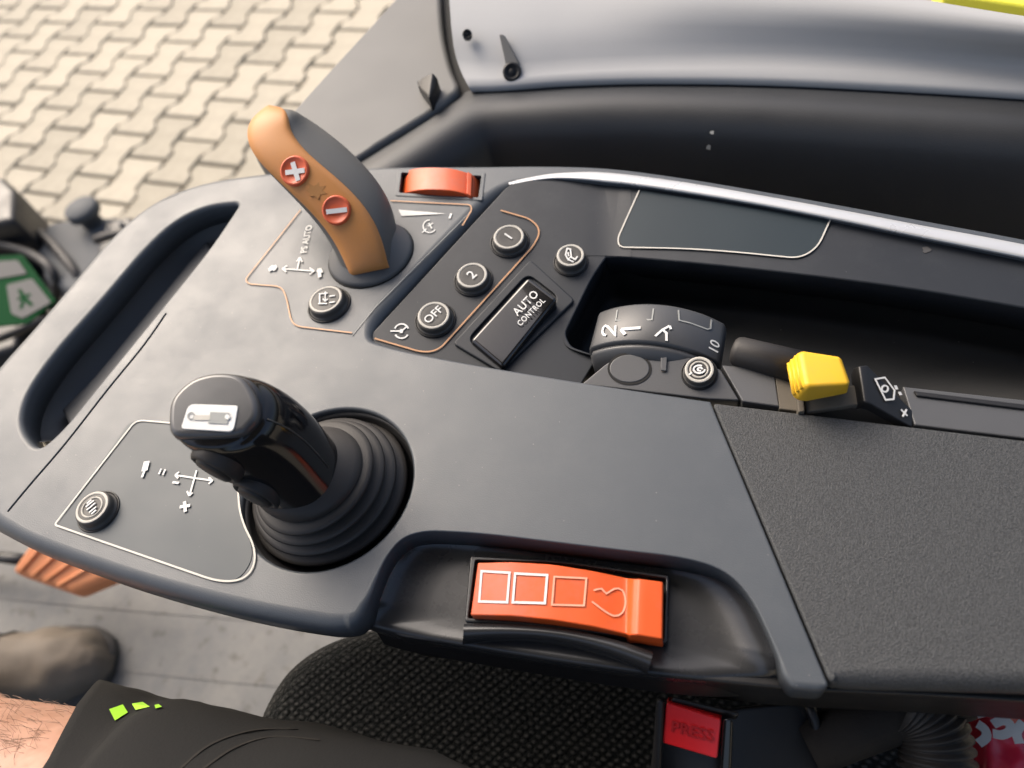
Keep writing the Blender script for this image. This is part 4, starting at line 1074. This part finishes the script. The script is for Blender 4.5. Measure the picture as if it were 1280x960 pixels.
def under(px, py, z, rad):
    """axis point so that a limb of this radius shows its far outline at the photo point"""
    p = P(px, py, z)
    v = (p - EYE).normalized()
    side = Vector((0, 1, 0)); side = (side - v * side.dot(v)).normalized()
    return p - side * rad
hip = under(640, 985, -0.06, 0.085); mid = under(345, 905, -0.07, 0.078); hem = under(150, 876, -0.075, 0.070); knee = under(-40, 866, -0.08, 0.060)
ankle = P(-70, 880, -0.52)
leg_o = leg_tube('body', [(hip, 0.080), (mid, 0.072), (hem, 0.064), (knee, 0.058), (knee + Vector((-0.05, 0.0, -0.10)), 0.055), (knee.lerp(ankle, 0.6), 0.050), (ankle, 0.038)], M['skin'], person)
sh = leg_tube('shorts', [(hip + Vector((0.06, -0.01, 0)), 0.088), (hip, 0.086), (mid, 0.079), (hem + Vector((0.012, 0, 0)), 0.0725), (hem + Vector((-0.034, 0.0, 0.0)), 0.072)], M['shorts'], person)
for v in sh.data.vertices:
    wgt = max(0.0, min(1.0, (hem.x + 0.05 - v.co.x) / 0.06))
    v.co.x += wgt * (v.co.z - hem.z + 0.02) * 0.75
for v in sh.data.vertices:
    d_ = mnoise.noise(v.co * 22) * 0.0045 + mnoise.noise(Vector((v.co.x * 55, v.co.y * 18, v.co.z * 30))) * 0.0020
    v.co += (v.co - Vector((v.co.x, hem.y, hem.z))).normalized() * (d_ + 0.0035)
OL = OnMesh(sh)
for quad in ([(136, 889), (153, 883), (160, 893), (144, 903)], [(165, 882), (178, 880), (187, 886), (170, 890)], [(193, 884), (198, 883), (202, 886), (195, 888)]):
    hh = [OL.hit(*q) for q in quad]
    mesh('flash', [p + n * 0.0010 for p, n in hh], [(0, 1, 2, 3)], M['lime'], sh, smooth=False)
strokes('stitch', OL, [dense([(222, 965), (262, 932), (315, 914), (372, 912)], step=6), dense([(250, 965), (292, 936), (340, 922), (400, 926)], step=6)], 0.0012, M['web'], sh, h=0.0005)
LG = OnMesh(leg_o)
random.seed(11)
vs, fs = [], []
for k in range(230):
    px, py = random.uniform(-10, 125), random.uniform(862, 965)
    if px > 128 - (py - 875) * 1.35: continue
    p, n = LG.hit(px, py)
    t = Vector((random.uniform(-1, -0.2), random.uniform(-0.6, 0.6), random.uniform(-0.4, 0.2))); t = (t - n * t.dot(n)).normalized()
    L_ = random.uniform(0.005, 0.012); sdh = n.cross(t) * 0.000045; b0 = len(vs)
    for q, h in ((0, 0), (0.5, 0.0010), (1.0, 0.0012)):
        c_ = p + t * L_ * q + n * (h + 0.0001) + sdh * random.uniform(-6, 6) * q
        vs += [c_ - sdh, c_ + n * 0.00018, c_ + sdh]
    for q in range(2):
        for e in range(2): fs.append((b0 + q * 3 + e, b0 + q * 3 + e + 1, b0 + q * 3 + e + 4, b0 + q * 3 + e + 3))
M['hair'] = plain('leg_hair', (0.18, 0.10, 0.065), 0.6)
hr = mesh('leg_hair', vs, fs, M['hair'], person, smooth=True, recalc=False)
hr['kind'] = 'stuff'
# boot standing on the floor
bt = []
toe = P(118, 815, FLZ + 0.05); heel = P(-190, 870, FLZ + 0.05); toe.z = heel.z = 0
dirb = (toe - heel).normalized(); sdv = Vector((-dirb.y, dirb.x, 0))
Lb = (toe - heel).length
prof = [(0.0, 0.030, 0.10), (0.06, 0.042, 0.13), (0.25, 0.046, 0.13), (0.45, 0.046, 0.11), (0.62, 0.050, 0.085), (0.8, 0.052, 0.072), (0.92, 0.044, 0.062), (0.98, 0.028, 0.052), (1.0, 0.012, 0.04)]
for t, wd, hg in prof:
    c = heel + dirb * (Lb * t)
    bt.append([c + sdv * wd * x + Vector((0, 0, FLZ + hg * zz + 0.001)) for x, zz in ((-0.9, 0), (-1.0, 0.2), (-0.95, 0.5), (-0.7, 0.85), (-0.25, 1.0), (0.25, 1.0), (0.7, 0.85), (0.95, 0.5), (1.0, 0.2), (0.9, 0))])
loft('boot', bt, M['boot'], person, cap0=True, cap1=True, sub=2)
M['sole'] = plastic('boot_sole', (0.05, 0.045, 0.04), 0.8, 300, 0.3, 0.3)
so = [heel + dirb * (Lb * t) + sdv * (wd * 1.08 * sg_) for sg_, seq in ((1, prof), (-1, prof[::-1])) for t, wd, hg in seq]
loft('sole', [[v + Vector((0, 0, FLZ + z)) for v in so] for z in (0.0005, 0.018)], M['sole'], person, cap0=True)
bom = bpy.data.objects['boot']
ctex = bpy.data.textures.new('folds', 'CLOUDS'); ctex.noise_scale = 0.035; ctex.noise_depth = 2
dm = bom.modifiers.new('folds', 'DISPLACE'); dm.texture = ctex; dm.strength = 0.016; dm.mid_level = 0.5
for k_, (t_a, z_a) in enumerate(((0.62, 0.086), (0.68, 0.081))):
    ptsb = [heel + dirb * (Lb * (t_a - 0.05 * abs(x))) + sdv * 0.051 * x + Vector((0, 0, FLZ + 0.003 + z_a * zz)) for x, zz in ((-1.0, 0.25), (-0.93, 0.55), (-0.68, 0.86), (-0.25, 0.99), (0.25, 0.99), (0.68, 0.86), (0.93, 0.55), (1.0, 0.25))]
    tube('welt', ptsb, 0.0022, M['sole'], person, 8)
for k_ in range(4):
    tl = 0.40 + 0.065 * k_; zl = 0.118 - 0.012 * k_
    tube('lace', [heel + dirb * (Lb * (tl + 0.02 * (x > 0))) + sdv * 0.030 * x + Vector((0, 0, FLZ + zl - 0.012 * abs(x) + 0.003)) for x in (-1, -0.5, 0, 0.5, 1)], 0.0028, M['sole'], person, 8)
c = heel + dirb * (Lb * 0.2)
loft('boot_shaft', [ring_at(Vector((c.x, c.y, z)), (0, 0, 1), 0.05 * k, 24) for k, z in ((1.0, FLZ + 0.08), (1.05, FLZ + 0.14), (1.1, FLZ + 0.2), (1.0, FLZ + 0.2))], M['boot'], person)

# ------------------------------------------------------------------ outside: tank, decal plate, housing
tk = thing('tank', P(110, 330, -1.5), 'grey moulded tank with a round filler cap outside the cab', 'tank')
M['tank'] = plastic('tank_grey', (0.085, 0.09, 0.095), 0.7, 200, 0.1, 0.2, 0.25)
tz = -0.85
def prism(name, px, z0, z1, mat, parent, k=0.92, bevel=0.012):
    top = [P(x, y, z0) for x, y in px]; c = sum(top, Vector()) / len(top)
    return loft(name, [[c + (v - c) * k for v in top], top and [v + Vector((0, 0, -0.04)) for v in top], [Vector((v.x, v.y, z1)) for v in top]], mat, parent, cap0=True, smooth=False, bevel=bevel)
prism('body', [(36, 300), (60, 275), (110, 268), (165, 268), (185, 300), (150, 350), (90, 372), (50, 345)], tz, -1.49, M['tank'], tk)
cc = P(104, 264, tz + 0.04)
loft('filler_cap', [ring_at(cc + Vector((0, 0, z)), (0, 0, 1), 0.042 * k, 32) for k, z in ((0.6, -0.06), (0.6, -0.01), (1.0, -0.008), (1.0, 0.012), (0.9, 0.016))], M['tank'], tk)
prism('bracket', [(128, 276), (165, 266), (176, 285), (135, 330), (118, 318)], tz + 0.02, -1.2, M['black'], tk, 0.9)
dp = thing('warning_plate', P(30, 370, -0.95), 'green and white pictogram plate fixed outside the cab', 'sign')
M['green'] = plain('sign_green', (0.005, 0.055, 0.016), 0.85, 0, 0.1)
M['signwhite'] = plain('sign_white', (0.17, 0.165, 0.155), 0.8, 0, 0.1)
wp = Fr((0, 0, -0.86), (0.15, -0.1, 1))
plate('plate', wp, fil([(-30, 322, 4), (28, 318, 4), (70, 376, 4), (34, 404, 4), (-40, 412, 4)]), 0.004, M['green'], dp, 0.8)
plate('panel', wp.up(0.002), fil([(-24, 328, 3), (22, 325, 3), (34, 342, 3), (-24, 352, 3)]), 0.002, M['signwhite'], dp, 0.3)
plate('panel', wp.up(0.002), fil([(8, 356, 3), (40, 348, 3), (64, 378, 3), (28, 398, 3), (14, 392, 3)]), 0.002, M['signwhite'], dp, 0.3)
strokes('pictogram', wp.up(0.0025), [[(24, 362), (30, 372), (26, 386)], [(30, 372), (40, 382)], [(22, 374), (38, 368)]], 0.007, M['green'], dp)
hs = thing('lamp_housing', P(0, 250, -1.5), 'black and grey moulded housing outside the cab beside the tank', 'housing')
prism('housing', [(-60, 225), (2, 218), (20, 236), (18, 276), (-60, 292)], -0.75, -1.2, M['black'], hs)
prism('shell', [(-70, 290), (15, 285), (36, 315), (40, 345), (20, 440), (-70, 470)], -0.90, -1.49, M['black'], hs)
prism('bracket', [(30, 330), (56, 325), (92, 368), (60, 402)], -0.93, -1.49, M['dust'], hs)

for pts_ in ([(-20, 300, -0.8), (40, 318, -0.82), (70, 350, -0.85), (60, 410, -1.0)], [(20, 270, -0.86), (60, 300, -0.84), (100, 350, -0.86), (110, 400, -1.0)], [(120, 300, -0.8), (150, 292, -0.79), (180, 300, -0.82), (190, 340, -0.95)], [(-20, 430, -0.85), (20, 415, -0.86), (60, 400, -0.9), (90, 420, -1.1)]):
    tube('hose', [P(*q[:3]) for q in dense(pts_, step=8)], 0.011, M['rubber'], hs, 10)
for bx_, by_ in ((136, 288), (152, 281)):
    c_ = P(bx_, by_, tz + 0.03)
    loft('bolt', [ring_at(c_ + Vector((0, 0, z)), (0, 0, 1), 0.007 * k, 6) for k, z in ((1, -0.03), (1, 0.004), (0.7, 0.006))], M['tank'], tk)
# ------------------------------------------------------------------ paving outside
GZ = -1.50
gm, nt, b = nodes('joint_sand')
tc = nt.nodes.new('ShaderNodeTexCoord'); n1 = nt.nodes.new('ShaderNodeTexNoise'); n1.inputs['Scale'].default_value = 40; n1.inputs['Detail'].default_value = 6
nt.links.new(tc.outputs['Object'], n1.inputs['Vector'])
cr = nt.nodes.new('ShaderNodeValToRGB'); cr.color_ramp.elements[0].color = (0.29, 0.265, 0.205, 1); cr.color_ramp.elements[1].color = (0.34, 0.30, 0.22, 1)
nt.links.new(n1.outputs['Fac'], cr.inputs['Fac']); nt.links.new(cr.outputs[0], b.inputs['Base Color']); b.inputs['Roughness'].default_value = 0.9
ground = mesh('paving', [(-40, -40, GZ), (40, -40, GZ), (40, 40, GZ), (-40, 40, GZ)], [(0, 1, 2, 3)], gm, None, smooth=False)
tag(ground, 'cream interlocking concrete paving in the yard', None, None, 'structure')
pm, nt, b = nodes('paver_concrete')
tc = nt.nodes.new('ShaderNodeTexCoord'); oi = nt.nodes.new('ShaderNodeObjectInfo')
n1 = nt.nodes.new('ShaderNodeTexNoise'); n1.inputs['Scale'].default_value = 18; n1.inputs['Detail'].default_value = 8; n1.inputs['Roughness'].default_value = 0.7
nt.links.new(tc.outputs['Object'], n1.inputs['Vector'])
ad = nt.nodes.new('ShaderNodeMath'); ad.operation = 'MULTIPLY_ADD'; ad.inputs[1].default_value = 0.45; nt.links.new(oi.outputs['Random'], ad.inputs[0]); nt.links.new(n1.outputs['Fac'], ad.inputs[2])
cr = nt.nodes.new('ShaderNodeValToRGB'); cr.color_ramp.elements[0].position = 0.35; cr.color_ramp.elements[0].color = (0.29, 0.26, 0.20, 1); cr.color_ramp.elements[1].position = 0.95; cr.color_ramp.elements[1].color = (0.42, 0.375, 0.29, 1)
nt.links.new(ad.outputs[0], cr.inputs['Fac']); nt.links.new(cr.outputs[0], b.inputs['Base Color']); b.inputs['Roughness'].default_value = 0.85
g = 0.0055
a_, b_, L2, e_, t_ = 0.0825 - g, 0.058 - g, 0.100 - g, 0.038, 0.024
half = [(a_, -L2), (a_, -L2 + e_ - 0.002), (b_, -L2 + e_ + t_ - 0.002), (b_, L2 - e_ - t_ + 0.002), (a_, L2 - e_ + 0.002), (a_, L2)]
shape = half + [(-x, y) for x, y in reversed(half)]
PS = 1.34
shape = [(x * PS, y * PS) for x, y in shape]
vs = [(x, y, -0.02) for x, y in shape] + [(x, y, 0.016) for x, y in shape] + [(x * 0.95, y * 0.955, 0.021) for x, y in shape]
n = len(shape)
fs = []
for k in range(2):
    for i in range(n): fs.append((k * n + i, k * n + (i + 1) % n, (k + 1) * n + (i + 1) % n, (k + 1) * n + i))
fs.append(tuple(range(2 * n, 3 * n)))
pme = bpy.data.meshes.new('paver'); pme.from_pydata(vs, [], fs)
bmk = bmesh.new(); bmk.from_mesh(pme); bmesh.ops.recalc_face_normals(bmk, faces=bmk.faces); bmk.to_mesh(pme); bmk.free()
pme.materials.append(pm)
PR = math.radians(-4)
ca, sa = math.cos(PR), math.sin(PR)
MT = M3.transposed()
cands = []
for i in range(-60, 60):
    for j in range(-60, 60):
        u = i * 0.1405 * PS; v = (j * 0.200 + (0.100 if i % 2 else 0)) * PS
        x = -3.6 + u * ca - v * sa; y = 3.0 + u * sa + v * ca
        c = MT @ (Vector((x, y, GZ)) - EYE)
        if c.z > -0.1: continue
        px = CX - FPX * c.x / c.z; py = CY + FPX * c.y / c.z
        if -80 < px < 620 and -80 < py < 470 and (px < 130 + 520 * (1 - max(py, 0) / 400)):
            cands.append((c.length, x, y))
cands.sort()
for k, (_, x, y) in enumerate(cands[:300]):
    o = bpy.data.objects.new('paver', pme); COL.objects.link(o)
    o.parent = ground
    o.location = (x, y, GZ + random.uniform(-0.002, 0.002)); o.rotation_euler = (random.uniform(-.01, .01), random.uniform(-.01, .01), PR)
print('pavers', len(cands))
